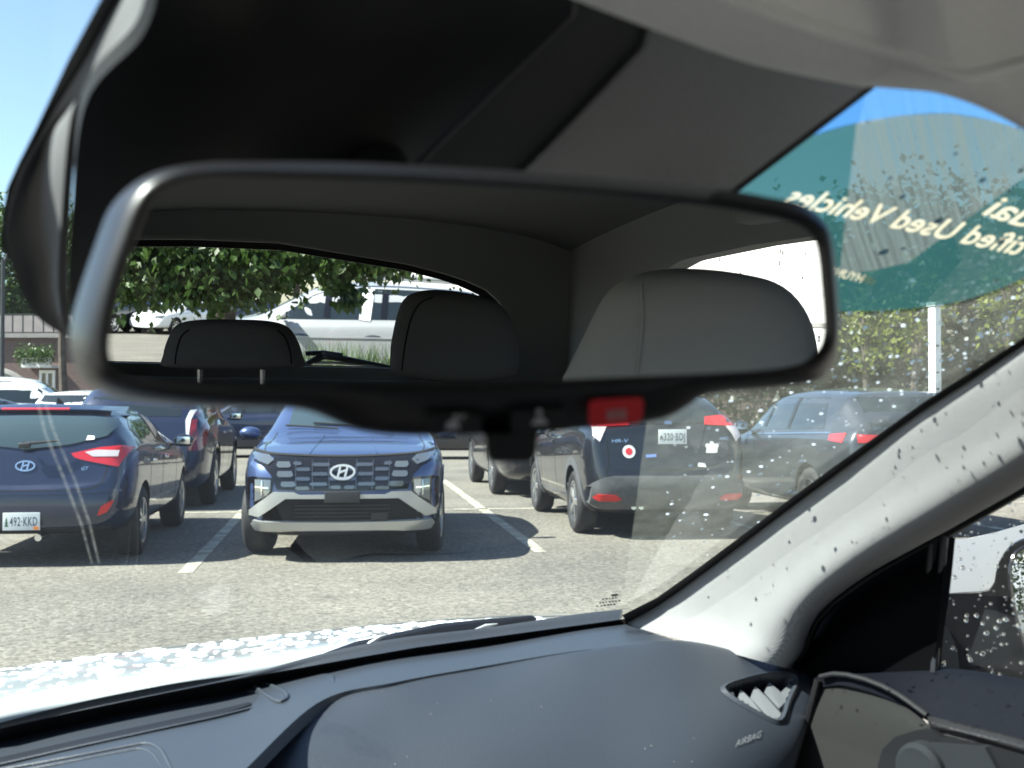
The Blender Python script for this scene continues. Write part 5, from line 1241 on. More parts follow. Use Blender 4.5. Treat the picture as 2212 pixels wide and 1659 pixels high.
# ---- passenger pillar
ue = [(1350, 1349), (1420, 1310), (1500, 1254), (1600, 1180), (1700, 1105), (1800, 1032), (1900, 959), (2000, 887), (2110, 817), (2212, 750), (2330, 672), (2480, 572)]
le = [(1716, 1448), (1742, 1410), (1752, 1376), (1769, 1340), (1806, 1300), (1884, 1244), (1981, 1189), (2060, 1147), (2130, 1107), (2212, 1060), (2330, 990), (2480, 900)]
r_up, r_lo, r_a, r_b, r_c, r_d = [], [], [], [], [], []
for (a, b), (c, d) in zip(ue, le):
    p = U(a, b, GD(a, b)-.012); q = UX(c, d, .885)
    if b > 1330: q = U(c, d, 1.235)
    tv = -(ray((a+c)/2, (b+d)/2).normalized())
    r_up.append(p+fw*.012); r_a.append(p.lerp(q, .06)+tv*.006); r_b.append(p.lerp(q, .42)+tv*.044); r_c.append(p.lerp(q, .74)+tv*.074); r_d.append(p.lerp(q, .92)+tv*.058); r_lo.append(q+fw*.01)
PT_ = own(sheet('pillar_trim', [r_up, r_a, r_b, r_c, r_d, r_lo], 90, 40, M['pillar'], None, .010))
own(MB().tube([q-fw*.006 for q in r_lo], .0045, 8).build('door_seal', M['frit'], None))
# ---- black sail panel, the pillar's shade put into its colour; window channel
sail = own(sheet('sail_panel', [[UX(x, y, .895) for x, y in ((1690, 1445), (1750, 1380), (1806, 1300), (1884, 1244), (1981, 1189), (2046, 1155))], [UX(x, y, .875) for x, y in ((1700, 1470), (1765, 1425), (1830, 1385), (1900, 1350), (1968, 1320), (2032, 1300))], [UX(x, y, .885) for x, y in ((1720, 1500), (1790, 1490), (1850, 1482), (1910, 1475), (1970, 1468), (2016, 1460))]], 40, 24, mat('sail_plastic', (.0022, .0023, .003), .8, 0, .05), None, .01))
own(MB().tube([UX(2040, 1155, .885), UX(2030, 1300, .885), UX(2018, 1452, .885)], .0035, 8).build('window_channel', M['dash_dark'], None))
own(MB().tube([UX(2046, 1152, .893), UX(2037, 1300, .893), UX(2026, 1450, .893)], .0014, 6).build('channel_trim', M['dark_chrome'], None))
own(MB().tube([UX(2016, 1165, .888), UX(2006, 1300, .888), UX(1996, 1440, .888)], [.0045, .005, .005], 8).build('sail_rib', M['dash_dark'], None))

# ---- passenger door
DOOR = own(empty('passenger_door', (0, 0, 0))); DOOR.location = (0, 0, 0)
def door(o): o.parent = DOOR; return o
tp = [(1755, 1462), (1840, 1453), (1930, 1449), (2012, 1446), (2100, 1454), (2212, 1474), (2360, 1506)]
bt_ = [(1768, 1462), (1824, 1458), (1906, 1482), (1961, 1515), (2006, 1548), (2129, 1578), (2360, 1640)]
door(sheet('door_top', [[UX(x, y-6, .91) for x, y in tp], [UX(x, y+2, .885) for x, y in tp], [UX((a+c)/2, (b+d)/2, .862) for (a, b), (c, d) in zip(tp, bt_)], [UX(x, y, .842) for x, y in bt_]], 50, 24, leather('door_skin', (.0055, .0065, .010), .72, 520, .45, .06), None, .01))
door(MB().tube([UX(x, y, .838) for x, y in ((1772, 1462), (1800, 1456), (1830, 1458), (1870, 1468), (1906, 1482), (1940, 1500), (1965, 1517), (2003, 1545))], .0026, 8).build('piping', M['cover'], None))
door(sheet('door_strip', [[UX(x, y, .838) for x, y in ((2003, 1546), (2047, 1556), (2129, 1577), (2212, 1599), (2360, 1640))], [UX(x, y, .826) for x, y in ((2012, 1562), (2055, 1574), (2135, 1594), (2212, 1615), (2360, 1655))], [UX(x, y, .834) for x, y in ((2022, 1592), (2060, 1592), (2135, 1612), (2212, 1635), (2360, 1675))]], 30, 10, leather('strip_skin', (.022, .022, .023), .45, 600, .8, .3), None, .01))
door(sheet('cloth_panel', [[UX(x, y, .846) for x, y in ((1768, 1468), (1824, 1474), (1906, 1501), (1961, 1529), (2018, 1574), (2120, 1620))], [UX(x, y, .838) for x, y in ((1735, 1580), (1800, 1585), (1890, 1590), (1950, 1600), (2018, 1620), (2120, 1660))], [UX(x, y, .835) for x, y in ((1690, 1850), (1770, 1850), (1860, 1850), (1940, 1850), (2018, 1850), (2120, 1850))]], 40, 24, M['door_cloth'], None, .01))
pr_ = [(1901, 1720), (1903, 1650), (1912, 1618), (1940, 1590), (1985, 1576), (2020, 1576), (2040, 1592), (2140, 1612), (2230, 1638), (2360, 1680), (2360, 1800), (1905, 1800)]
door(MB().prism([UX(x, y, .828) for x, y in pr_], Vector((-.004, 0, 0)), Vector((.012, 0, 0))).build('handle_recess', M['interior_dark'], None, False))
door(MB().prism([UX(x, y, .822) for x, y in ((2010, 1604), (2060, 1607), (2132, 1613), (2160, 1665), (2190, 1760), (2040, 1760), (2030, 1650))], Vector((-.003, 0, 0)), Vector((.008, 0, 0))).build('handle_plate', M['interior_grey'], None, False))
door(MB().lathe([(0, .001), (-.010, .001), (-.010, .022), (-.006, .026), (.01, .027)], UX(1995, 1668, .82), 'x', 24).build('lock_knob', M['interior_grey'], None))
door(MB().tube([UX(1768, 1468, .84), UX(1745, 1560, .838), UX(1700, 1700, .836)], .004, 8).build('panel_edge', M['frit'], None))
# door glass with beads, body-side shells
gl = [UX(x, y, .906) for x, y in ((2047, 1150), (2036, 1300), (2024, 1470), (2200, 1500), (2420, 1560), (2420, 900), (2250, 1010))]
door(mk('door_window', gl, [tuple(range(7))], M['glass_side'], None, False))
mb = MB(); rg_ = random.Random(9)
for _ in range(330):
    x, y = rg_.uniform(2035, 2330), rg_.uniform(1060, 1500)
    if x < 2046-(y-1155)*.068: continue
    if y < 1445-1.0*0 and (x-2046)*-.62+1160 > y: continue
    p = UX(x, y, .907); r = .0006+.0019*rg_.random()**2.6; bead(mb, p, Vector((1, 0, 0)), r, rg_.uniform(1, 1.5), Vector((0, 1, -.3)), .45)
o = mb.build('raindrops', M['water'], None, True, 80); tag(o, 'raindrops on the door window before the outside mirror', 'raindrops', kind='stuff')

# ---- outside mirror
OM = tag(own(empty('outside_mirror', (0, 0, 0))), None, None); OM.location = (0, 0, 0)
def om(o): o.parent = OM; return o
X1 = 1.06
def mpix(x, y, dx=0.0): return UX(x, y, X1+dx)
# white shell: seen through the window as a pale block with a round lower corner
sh = [(2034, 1166), (2090, 1163), (2150, 1150), (2212, 1132), (2330, 1110), (2330, 1200), (2165, 1215), (2150, 1240), (2146, 1262), (2134, 1276), (2110, 1279), (2030, 1283)]
def depth_poly(name, poly, d0, d1, m, n=60, bev=.004, smooth=True, parent=None):
    P_ = poly_resample(poly, n, True, False) if smooth else np.array(poly, float); c = P_.mean(0); k = len(P_)
    vs = [U(*(c+(q-c)*.985), d0) for q in P_]+[U(*q, d0+bev) for q in P_]+[U(*q, d1) for q in P_]
    fs = [tuple(range(k))]+[(j*k+i, j*k+(i+1) % k, (j+1)*k+(i+1) % k, (j+1)*k+i) for j in (0, 1) for i in range(k)]+[tuple(2*k+i for i in range(k))]
    return mk(name, vs, fs, m, parent, True, 45)
om(depth_poly('mirror_shell', sh, 1.40, 1.52, M['wet_white']))
hs = [(2026, 1281), (2110, 1280), (2134, 1277), (2147, 1262), (2151, 1235), (2160, 1205), (2180, 1178), (2212, 1160), (2330, 1140), (2330, 1560), (2200, 1540), (2080, 1520), (2015, 1500)]
om(depth_poly('mirror_housing', hs, 1.34, 1.42, mat('wet_black', (.014, .0145, .016), .2, 0, .5, bump=(25, .15, .004))))
mg_ = [(2212, 1182), (2192, 1195), (2181, 1220), (2182, 1265), (2189, 1310), (2200, 1355), (2214, 1400), (2230, 1440), (2330, 1450), (2330, 1160)]
P_ = poly_resample(mg_, 40, True, False)
gz = U(2250, 1300, 1.325); gn = (Vector((.10, -1, .0)).normalized()-ray(2230, 1290).normalized()).normalized()
vs = []
for x, y in P_:
    r = ray(x, y); vs.append(CAM+r*((gz-CAM).dot(gn)/r.dot(gn)))
om(mk('mirror_face', vs, [tuple(range(40))], M['mirror'], None, False))
om(MB().tube(vs+[vs[0]], .0025, 6, False).build('mirror_rim', M['gloss_black'], None))
om(MB().tube([U(2112, 1440, 1.335), U(2150, 1465, 1.332), U(2170, 1490, 1.33), U(2192, 1540, 1.33)], .0022, 6).build('housing_seam', M['gloss_black'], None))
om(depth_poly('mirror_foot', [(2028, 1345), (2050, 1360), (2068, 1400), (2078, 1500), (2015, 1500)], 1.325, 1.36, M['interior_grey']))

M['wet_bead'] = mat('wet_bead', (.74, .76, .76), .04, 0, .9, coat=1.0); M['bonnet'] = paint('bonnet_pearl', (.44, .465, .46), .0, .30)
# ---- bonnet, cowl, wiper
bd = [(-200, 1582, 1.275), (0, 1531, 1.30), (200, 1496, 1.335), (400, 1458, 1.37), (600, 1424, 1.40), (750, 1399, 1.42), (900, 1378, 1.44), (1080, 1356, 1.46), (1250, 1345, 1.48)]
be_ = [(-200, 1480), (0, 1446), (200, 1418), (400, 1394), (600, 1373), (750, 1358), (900, 1346), (1080, 1336), (1250, 1331)]
h0 = [U(x, y+6, d-.002)+Vector((0, 0, -.035)) for x, y, d in bd]; h1 = [U(x, y, d) for x, y, d in bd]
h2 = [U((x+a)/2, (y+b)/2-5, d+.13) for (x, y, d), (a, b) in zip(bd, be_)]; h3 = [U(a, b, d+.40) for (x, y, d), (a, b) in zip(bd, be_)]
h4 = [p+Vector((0, .35, -.13)) for p in h3]; h5 = [p+Vector((0, .62, -.36)) for p in h3]
BON = own(sheet('bonnet', [h0, h1, h2, h3, h4, h5], 60, 60, M['bonnet'], None, .006))
bm = bmesh.new(); bm.from_mesh(BON.data); BB = BVHTree.FromBMesh(bm); bm.free()
mb = MB(); rg_ = random.Random(12); k = 0
while k < 620:
    x = rg_.uniform(-60, 1180); t = rg_.random(); ya = np.interp(x, [a for a, b, c in bd], [b for a, b, c in bd]); yb = np.interp(x, [a for a, b in be_], [b for a, b in be_])
    y = yb+(ya-yb)*(.0+.85*t**1.6)
    hit, n, _, _ = BB.ray_cast(CAM, ray(x, y).normalized())
    if hit is None: continue
    if n.dot(ray(x, y)) > 0: n = -n
    bead(mb, hit+n*.0003, n, .0025+.0058*rg_.random()**2, rg_.uniform(1, 1.6), rt, .28); k += 1
o = mb.build('raindrops', M['wet_bead'], None, True, 80); tag(o, 'raindrops beaded along the edge of the white bonnet', 'raindrops', kind='stuff')
c0 = [U(x, y+10, d-.004)+Vector((0, 0, -.02)) for x, y, d in bd]
c1 = [WS((i-4)/4.2*1.04 if False else float(np.interp(x, [0, 1345], [-.16, .98])), -.04)+Vector((0, .012, -.012)) for i, (x, y, d) in enumerate(bd)]
own(sheet('cowl', [[p+Vector((0, .03, .004)) for p in c0], [p.lerp(q, .5)+Vector((0, 0, -.012)) for p, q in zip(c0, c1)], c1], 40, 12, mat('cowl_plastic', (.016, .018, .020), .25, 0, .5, bump=(40, .2, .003)), None, .006))
wm = MB(); wp_ = [(660, 1448, 1.372), (705, 1420, 1.38), (770, 1400, 1.385), (850, 1384, 1.39), (950, 1362, 1.40), (1060, 1348, 1.41), (1150, 1338, 1.415), (1158, 1340, 1.415)]
wm.tube([U(*q) for q in wp_], [.004, .006, .008, .009, .0085, .007, .005, .003], 8)
wm.tube([U(706, 1436, 1.37), U(830, 1408, 1.38), U(990, 1386, 1.385), U(1130, 1360, 1.39)], .006, 8)
wv = own(wm.build('wiper', M['gloss_black'], None))
o = MB().tube([U(786, 1400, 1.368), U(800, 1390, 1.369), U(824, 1376, 1.372), U(835, 1372, 1.372)], [.0008, .003, .0028, .001], 6).build('wiper_clip', M['satin'], None); o.parent = wv
o = MB().tube([U(1020, 1363, 1.385), U(1050, 1353, 1.385), U(1075, 1348, 1.385)], [.001, .003, .001], 6).build('wiper_clip', M['satin'], None); o.parent = wv
# ---- camera cover behind the mirror, header, roof lining, visor
def gd(x, y, k):                                                # a depth k in front of the glass
    h = GB.ray_cast(CAM, ray(x, y).normalized())[0]
    return ((h-CAM).dot(fw) if h is not None else .50)-k
fb = [(236, -40), (213, 0), (149, 119), (74, 278), (40, 345), (15, 400), (3, 470), (2, 520), (18, 560), (24, 552), (22, 500), (36, 440), (66, 375), (128, 268), (205, 130), (283, 0), (300, -40)]
on_glass('sensor_frit', fb, .0012, M['frit'])
COV = own(empty('camera_cover', (0, 0, 0))); COV.location = (0, 0, 0)
def cov(o): o.parent = COV; return o
face = [(330, -60), (322, 0), (285, 75), (248, 144), (205, 180), (164, 218), (149, 278), (140, 360), (134, 446), (128, 530), (126, 618), (134, 700)]
side = [(300, -80), (268, -20), (196, 110), (120, 235), (75, 315), (46, 378), (26, 440), (14, 505), (24, 570), (56, 650), (92, 695), (150, 730)]
gdm = float(np.mean([gd(x, y, 0) for x, y in side[3:]]))
rA = [U(x, y, gd(x, y, .004)) for x, y in side]; rB = [U(*np.array(a)*.5+np.array(b)*.5, gd(*a, .02)) for a, b in zip(side, face)]
rC = [U(x, y, gd(x, y, .040)) for x, y in face]; rD = [U(x+22, y+3, gd(x, y, .050)) for x, y in face]
cov(sheet('cover_side', [rA, rB, rC], 60, 12, M['cover_side'], None, .004))
seam1 = [(1250, -60), (1240, 30), (1120, 145), (990, 270), (900, 360), (800, 470)]
seam2 = [(1440, -60), (1392, 98), (1290, 205), (1188, 312), (1100, 400), (1000, 500)]
redge = [(2000, 60), (1876, 184), (1740, 288), (1590, 402), (1520, 455), (1440, 520)]
fL = poly_resample(face, 6, False, False)
def gdc(x, y, k=.05): return min(gd(x, y, k), .62)
cov(sheet('cover_face', [[Vector(p) for p in (rD[0], rD[2], rD[5], rD[8], rD[10], rD[11])], [U(640, -60, .44), U(640, 60, .45), U(600, 180, .46), U(560, 320, .47), U(540, 460, .48), U(520, 620, .50)], [U(x-10, y, gdc(x, y, .055)) for x, y in seam1]], 50, 40, M['cover'], None, .006))
cov(sheet('cover_centre', [[U(x-8, y, gdc(x, y, .052)) for x, y in seam1], [U(x-6, y, gdc(x, y, .052)) for x, y in seam2]], 20, 30, M['cover_mid'], None, .006))
cov(sheet('cover_flank', [[U(x-2, y, gdc(x, y, .050)) for x, y in seam2], [U((a+c)/2, (b+d)/2, gdc((a+c)/2, (b+d)/2, .030)) for (a, b), (c, d) in zip(seam2, redge)], [U(x, y, gdc(x, y, .004)) for x, y in redge]], 24, 30, M['liner_grey'], None, .004))
for sm_ in (seam1, seam2): cov(MB().tube([U(x-4, y, gdc(x, y, .053)) for x, y in sm_], .0016, 6).build('cover_seam', M['frit'], None))
on_glass('header_frit', [(a+6, b+6) for a, b in redge]+[(a-70, b-90) for a, b in redge[::-1]], .0016, M['frit'])

low_ = [(1100, -60), (1245, 0), (1424, 69), (1626, 139), (1846, 185), (1880, 188), (1960, 194), (2031, 203), (2117, 232), (2212, 280), (2350, 360)]
rec = [(1450, -60), (1586, 0), (1700, 40), (1800, 75), (1900, 106), (1973, 127), (2040, 152), (2083, 165), (2146, 154), (2212, 137), (2350, 100)]
def hd_(x, y): return min(gd(x, y, .078), .58)
HL = [hd_(x, y) for x, y in low_]
q0 = [U(x, y, hd_(x, y)+.012) for x, y in low_]; q1 = [U(x, y-6, hd_(x, y)-.012) for x, y in low_]
q2 = [U((a+c)/2, (b+d)/2, k-.026) for (a, b), (c, d), k in zip(low_, rec, HL)]; q3 = [U(x, y+3, k-.034) for (x, y), k in zip(rec, HL)]; q4 = [U(x, y-90, k-.034) for (x, y), k in zip(rec, HL)]; q5 = [U(x, y-400, k-.09) for (x, y), k in zip(rec, HL)]
own(sheet('header_lining', [q0, q1, q2, q3, q4, q5], 60, 40, M['liner'], None, .006))
v1 = [U(x, y+2, k-.044) for (x, y), k in zip(rec, HL)]; v0 = [U(x, y-2, k-.032) for (x, y), k in zip(rec, HL)]; v2 = [U(x-3, y-14, k-.052) for (x, y), k in zip(rec, HL)]; v3 = [U(x-30, y-130, k-.08) for (x, y), k in zip(rec, HL)]; v4 = [U(x-60, y-420, k-.15) for (x, y), k in zip(rec, HL)]
own(sheet('sun_visor', [v0, v1, v2, v3, v4], 60, 40, M['visor'], None, .004))
own(MB().tube([U(x-2, y-2, k-.050) for (x, y), k in zip(rec, HL)], .0024, 6).build('visor_seam', M['visor'], None))

# ---- the mirror itself
RM = tag(empty('rear_view_mirror', MC), 'black interior rear-view mirror with a red button on its lower lip', 'mirror')
def rm(o): o.parent = RM; o.matrix_parent_inverse = Matrix.Translation(-MC); return o
gi = [(450, 381), (385, 390), (338, 418), (300, 500), (265, 600), (241, 700), (235, 758), (250, 795), (300, 815), (450, 826), (700, 831), (1000, 829), (1300, 818), (1600, 804), (1720, 790), (1765, 765), (1786, 720), (1781, 620), (1770, 530), (1745, 495), (1680, 470), (1500, 440), (1200, 411), (900, 394), (600, 384)]
go = [(440, 332), (350, 347), (290, 377), (240, 430), (205, 520), (165, 640), (149, 720), (160, 790), (190, 835), (250, 865), (330, 880), (450, 888), (600, 887), (680, 892), (740, 915), (800, 936), (900, 946), (1100, 943), (1300, 930), (1450, 914), (1520, 880), (1560, 856), (1700, 841), (1790, 826), (1826, 800), (1839, 740), (1836, 620), (1826, 520), (1806, 466), (1760, 432), (1700, 420), (1560, 396), (1300, 371), (1000, 351), (700, 337), (500, 331)]
NR = 180; cc = (1010, 620)
A = polar_resample(gi, NR, cc, 3.2); Bq = polar_resample(go, NR, cc, 3.2)
def ring(w, off, grow=0.0):
    P_ = A*(1-w)+Bq*w; P_ = np.array(cc)+(P_-np.array(cc))*(1+grow); return [MP(x, y, 0)+MN*(off if off > -.0005 else off*(.42+.58*min(1, max(0, (760-x)/420)))) for x, y in P_]
rings = [ring(-.02, -.001), ring(.0, .0012), ring(.10, .0024), ring(.30, .0020), ring(.50, -.001), ring(.68, -.006), ring(.84, -.0125), ring(.95, -.020), ring(1.0, -.028), ring(.97, -.036), ring(.8, -.044), ring(.4, -.050)]
rings.append([MP(*(np.array(cc)+(a-np.array(cc))*.5), 0)-MN*.054 for a in A])
v = [p for r_ in rings for p in r_]; n = NR
f = [(k*n+i, k*n+(i+1) % n, (k+1)*n+(i+1) % n, (k+1)*n+i) for k in range(len(rings)-1) for i in range(n)]+[tuple((len(rings)-1)*n+i for i in range(n))]
rm(mk('housing', v, f, M['housing'], None, True, 60))
gl_ = [MP(*q, -.0005) for q in (np.array(cc)+(A-np.array(cc))*1.02)]
mg = rm(mk('mirror_face', gl_, [tuple(range(n))], M['mirror'], None, False))
def on_lip(name, poly, off, m, smooth=True, nn=40):
    P_ = poly_resample(poly, nn, True, smooth); vs = [MP(x, y, off) for x, y in P_]+[MP(x, y, off-.003) for x, y in P_]; k = len(P_)
    return rm(mk(name, vs, [tuple(range(k)), tuple(range(k, 2*k))[::-1]]+[(i, (i+1) % k, k+(i+1) % k, k+i) for i in range(k)], m, None, False))
M['sos'] = mat('red_button', (.50, .010, .018), .4)
M['icon'] = mat('grey_print', (.30, .30, .31), .5)
sos = on_lip('call_button', [(1272, 872), (1280, 864), (1382, 858), (1391, 866), (1388, 902), (1378, 915), (1282, 923), (1272, 915)], .0036, M['sos'], False)
def lip_text(nm, txt, x0, x1, y0_, y1_, hgt, par):
    def mp(u, v):
        t = u+.5; return MP(x0+(x1-x0)*t, y0_+(y1_-y0_)*t-hgt*v, .0040), MN
    o = text_obj(nm, txt, mp, M['icon'], None, 1, 0, .02, .0002); o.parent = par
    if par is RM: o.matrix_parent_inverse = Matrix.Translation(-MC)
    else: o.matrix_parent_inverse = Matrix.Identity(4)
    return o
lip_text('button_lettering', 'SOS', 1310, 1352, 907, 904, 20, sos)
def icon(parts_, name='button_icon'):
    mb = MB()
    for kind, a in parts_:
        if kind == 'disc':
            x, y, r_ = a; ps = [MP(x+r_*math.cos(t), y+r_*math.sin(t), .0040) for t in np.linspace(0, 2*math.pi, 17)[:-1]]; mb.add(ps, [tuple(range(16))])
        else:
            ps = [MP(x, y, .0040) for x, y in a]; mb.add(ps, [tuple(range(len(ps)))])
    o = mb.build(name, M['icon'], None, False); return rm(o)
icon([('disc', (985, 901, 6)), ('poly', [(962, 928), (966, 912), (980, 906), (990, 912), (994, 926)]), ('poly', [(994, 905), (1002, 893), (1006, 896), (998, 908)])])
icon([('disc', (1165, 890, 7)), ('poly', [(1146, 918), (1158, 902), (1172, 901), (1186, 916)])])
on_lip('call_button', [(930, 895), (1040, 895), (1040, 938), (930, 940)], .0033, M['cover'], False); on_lip('call_button', [(1105, 888), (1225, 884), (1225, 930), (1105, 936)], .0033, M['cover'], False)
nb = [(1044, 938), (1166, 932), (1160, 985), (1147, 1000), (1062, 999), (1050, 988)]
P_ = poly_resample(nb, 40, True, False); c = P_.mean(0); vs = [MP(*(c+(q-c)*.93), .004) for q in P_]+[MP(*q, .001) for q in P_]+[MP(*q, -.022) for q in P_]; k = 40
rm(mk('sensor_pod', vs, [tuple(range(k))]+[(j*k+i, j*k+(i+1) % k, (j+1)*k+(i+1) % k, (j+1)*k+i) for j in (0, 1) for i in range(k)]+[tuple(2*k+i for i in range(k))], M['housing'], None, True, 50))
rm(MB().tube([MC-MN*.03, MC-MN*.07+Vector((0, .03, .05)), GP(760, 300)[0]], [.016, .014, .02], 12).build('stem', M['cover'], None))

# ---- cabin behind us: roof, sides, seats, tailgate (seen in the mirror)
RY = -2.05
rows = []
for Y, z, k in ((.36, 1.590, .55), (.1, 1.635, .58), (-.5, 1.675, .60), (-1.2, 1.68, .60), (-1.8, 1.655, .58), (-2.10, 1.635, .56)):
    rows.append([Vector((XC+s*k, Y, z-.03*s*s-.03*max(0, abs(s)-.8)/.2*.6)) for s in (-1.12, -.9, -.5, 0, .5, .9, 1.12)])
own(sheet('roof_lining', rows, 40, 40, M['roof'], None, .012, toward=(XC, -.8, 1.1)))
own(sheet('roof', [[p+Vector((0, 0, .045)) for p in r] for r in rows], 30, 30, M['wet_white'], None, .01, toward=(XC, -.8, 4)))
tops = [(300, 513), (500, 520), (700, 536), (880, 570), (990, 598), (1060, 630), (1092, 665), (1107, 710), (1112, 760), (1100, 800)]
tz = [MY(x, y, RY) for x, y in tops]; sill = MY(700, 793, RY).z
print('REAR top', [(round(p.x, 2), round(p.z, 2)) for p in tz], 'sill', round(sill, 2), 'VCAM', tuple(round(c, 2) for c in VCAM))
rt_ = sorted([(p.x, p.z) for p in tz[:8] if p.x > XC+.03])
zc = max(p.z for p in tz)
xr_ = rt_[-1][0]
hole = [(-.30, zc-.008), (-.10, zc), (.10, zc)]+rt_+[(xr_+.01, sill+.10), (xr_-.03, sill), (-.44, sill), (-.49, sill+.06), (-.50, 1.40), (-.47, 1.49), (-.40, 1.535)]
def frame_panel(name, hole, outer, Y, m, thick=.05, axis='y', n=120, rim=None):
    P_ = np.array(hole, float); c = P_.mean(0); h_ = polar_resample(hole, n, c) if False else None
    D = poly_resample(hole, 800, True, False); O = poly_resample(outer, 800, True, False)
    def pol(Q):
        a = np.arctan2(Q[:, 1]-c[1], Q[:, 0]-c[0]); o_ = np.argsort(a); q = np.linspace(-math.pi, math.pi, n, endpoint=False)
        return np.stack([np.interp(q, a[o_], Q[o_, k_], period=2*math.pi) for k_ in (0, 1)], 1)
    I_, O_ = pol(D), pol(O)
    put = (lambda u, w, t: Vector((u, t, w))) if axis == 'y' else (lambda u, w, t: Vector((t, u, w)))
    L_ = [[put(*q, Y) for q in O_], [put(*(q*.9+e*.1), Y) for q, e in zip(I_, O_)], [put(*q, Y-thick*.25) for q in I_], [put(*q, Y-thick) for q in I_], [put(*q, Y-thick) for q in O_]]
    v = [p for l in L_ for p in l]; f = [(k_*n+i, k_*n+(i+1) % n, (k_+1)*n+(i+1) % n, (k_+1)*n+i) for k_ in range(4) for i in range(n)]
    return mk(name, v, f, m, None, True, 45)
TG = own(empty('tailgate', (0, 0, 0))); TG.location = (0, 0, 0)
o = frame_panel('tailgate_trim', hole, [(XC-.72, .30), (XC+.72, .30), (XC+.72, 1.66), (XC-.72, 1.66)], RY, M['liner_grey'], .03); o.parent = TG
hs_ = [(x*.93+XC*.07, z*.93+1.25*.07) for x, z in hole]
o = frame_panel('glass_border', [(XC+(x-XC)*.965, 1.25+(z-1.25)*.95) for x, z in hole], [(XC+(x-XC)*1.06, 1.25+(z-1.25)*1.06) for x, z in hole], RY-.035, M['frit'], .012); o.parent = TG
o = mk('rear_glass', [Vector((x, RY-.05, z)) for x, z in [(XC+(x-XC)*1.03, 1.25+(z-1.25)*1.03) for x, z in hole]], [tuple(range(len(hole)))], M['glass_rear'], None, False); o.parent = TG
rw = MB(); W_ = lambda x, y: MY(x, y, RY-.065)
rw.tube([W_(655, 790), W_(700, 768), W_(760, 778), W_(845, 793)], [.006, .010, .007, .004], 8); rw.tube([W_(660, 764), W_(700, 762), W_(740, 768)], .006, 8)
o = rw.build('rear_wiper', M['dark_plastic'], None); o.parent = TG
o = MB().tube([W_(655, 784), W_(720, 784), W_(850, 794)], .004, 6).build('rear_wiper_arm', M['satin'], None); o.parent = TG

def pillow(name, outline, Y, thick, m, n=64, parent=None, dome=.35):
    """stuffed shape: outline of points in a plane facing forward, swelling to both sides"""
    P3 = [p for p in outline]; Q = poly_resample([(p.x, p.z) for p in P3], n); c = Q.mean(0); rr = []
    for fsc, t in ((.0, .5), (.45, .49), (.75, .45), (.90, .36), (.97, .22), (1.0, 0), (.97, -.22), (.90, -.36), (.75, -.45), (.45, -.49), (0, -.5)):
        rr.append([Vector((*(c+(q-c)*max(fsc, .001)), 0)).xzy + Vector((0, Y+t*thick, 0)) if False else Vector(((c+(q-c)*max(fsc, .001))[0], Y+t*thick, (c+(q-c)*max(fsc, .001))[1])) for q in Q])
    v = [p for r_ in rr for p in r_]; k_ = len(Q)
    f = [(j*k_+i, j*k_+(i+1) % k_, (j+1)*k_+(i+1) % k_, (j+1)*k_+i) for j in range(len(rr)-1) for i in range(k_)]
    return mk(name, v, f, m, parent, True, 80)
FY = -.50
hr = [(1243, 850), (1258, 800), (1290, 735), (1335, 645), (1372, 607), (1420, 586), (1500, 577), (1600, 583), (1690, 602), (1745, 640), (1780, 700), (1793, 770), (1780, 830), (1700, 870), (1500, 880), (1330, 880)]
FS = own(empty('front_seat', (0, 0, 0))); FS.location = (0, 0, 0)
hp = [MY(x, y, FY) for x, y in hr]; o = pillow('headrest', hp, FY-.05, .13, M['seat'], parent=FS)
def seam_on(obj_, pts, m):
    b_ = bmesh.new(); b_.from_mesh(obj_.data); t_ = BVHTree.FromBMesh(b_); b_.free(); out = []
    for q in catmull([(x, y, 0) for x, y in pts], 24):
        hit, nn, _, _ = t_.ray_cast(VCAM, mdir(q[0], q[1]))
        if hit is not None: out.append(hit-mdir(q[0], q[1])*.0006)
    if len(out) > 3: MB().tube(out, .0016, 6).build('headrest_seam', m, obj_)
seam_on(o, ((1386, 612), (1389, 680), (1385, 740), (1374, 820), (1366, 860)), M['seat'])
zt = min(p.z for p in hp); xm = sum(p.x for p in hp)/len(hp)
def seat(parent, x, y, ztop, m, w=.50):
    bk = MB(); bk.box((x, y-.08, ztop-.36), (w, .16, .66), Matrix.Rotation(-.14, 3, 'X'), .06); o = bk.build('backrest', m, None); o.parent = parent
    o = MB().box((x, y+.26, ztop-.70), (w, .52, .16), None, .05).build('seat_cushion', m, None); o.parent = parent
seat(FS, xm, FY, zt-.02, M['seat'])
print('FRONT headrest', round(xm, 2), round(zt, 2), round(max(p.z for p in hp), 2))
DS_ = own(empty('front_seat', (0, 0, 0))); DS_.location = (0, 0, 0)
o = pillow('headrest', [Vector((2*XC-p.x-.0, p.y, p.z)) for p in hp], FY-.05, .13, M['seat'], parent=DS_); seat(DS_, 2*XC-xm, FY, zt-.02, M['seat'])
BY = -1.55
RS = own(empty('rear_bench', (0, 0, 0))); RS.location = (0, 0, 0)
hc = [(358, 793), (352, 770), (362, 733), (382, 702), (425, 691), (500, 690), (578, 693), (622, 706), (643, 735), (654, 770), (650, 793), (500, 799)]
hq = [(846, 800), (843, 770), (847, 730), (864, 662), (890, 634), (950, 626), (1040, 640), (1088, 664), (1110, 710), (1120, 770), (1108, 812), (1000, 828), (880, 815)]
hrc = pillow('headrest', [MY(x, y, BY) for x, y in hc], BY, .09, M['seat_dark'], parent=RS); q_ = [MY(x, y, BY) for x, y in hq]; hrr = pillow('headrest', q_, BY, .11, M['seat_dark'], parent=RS)
xcn = MY(505, 740, BY).x
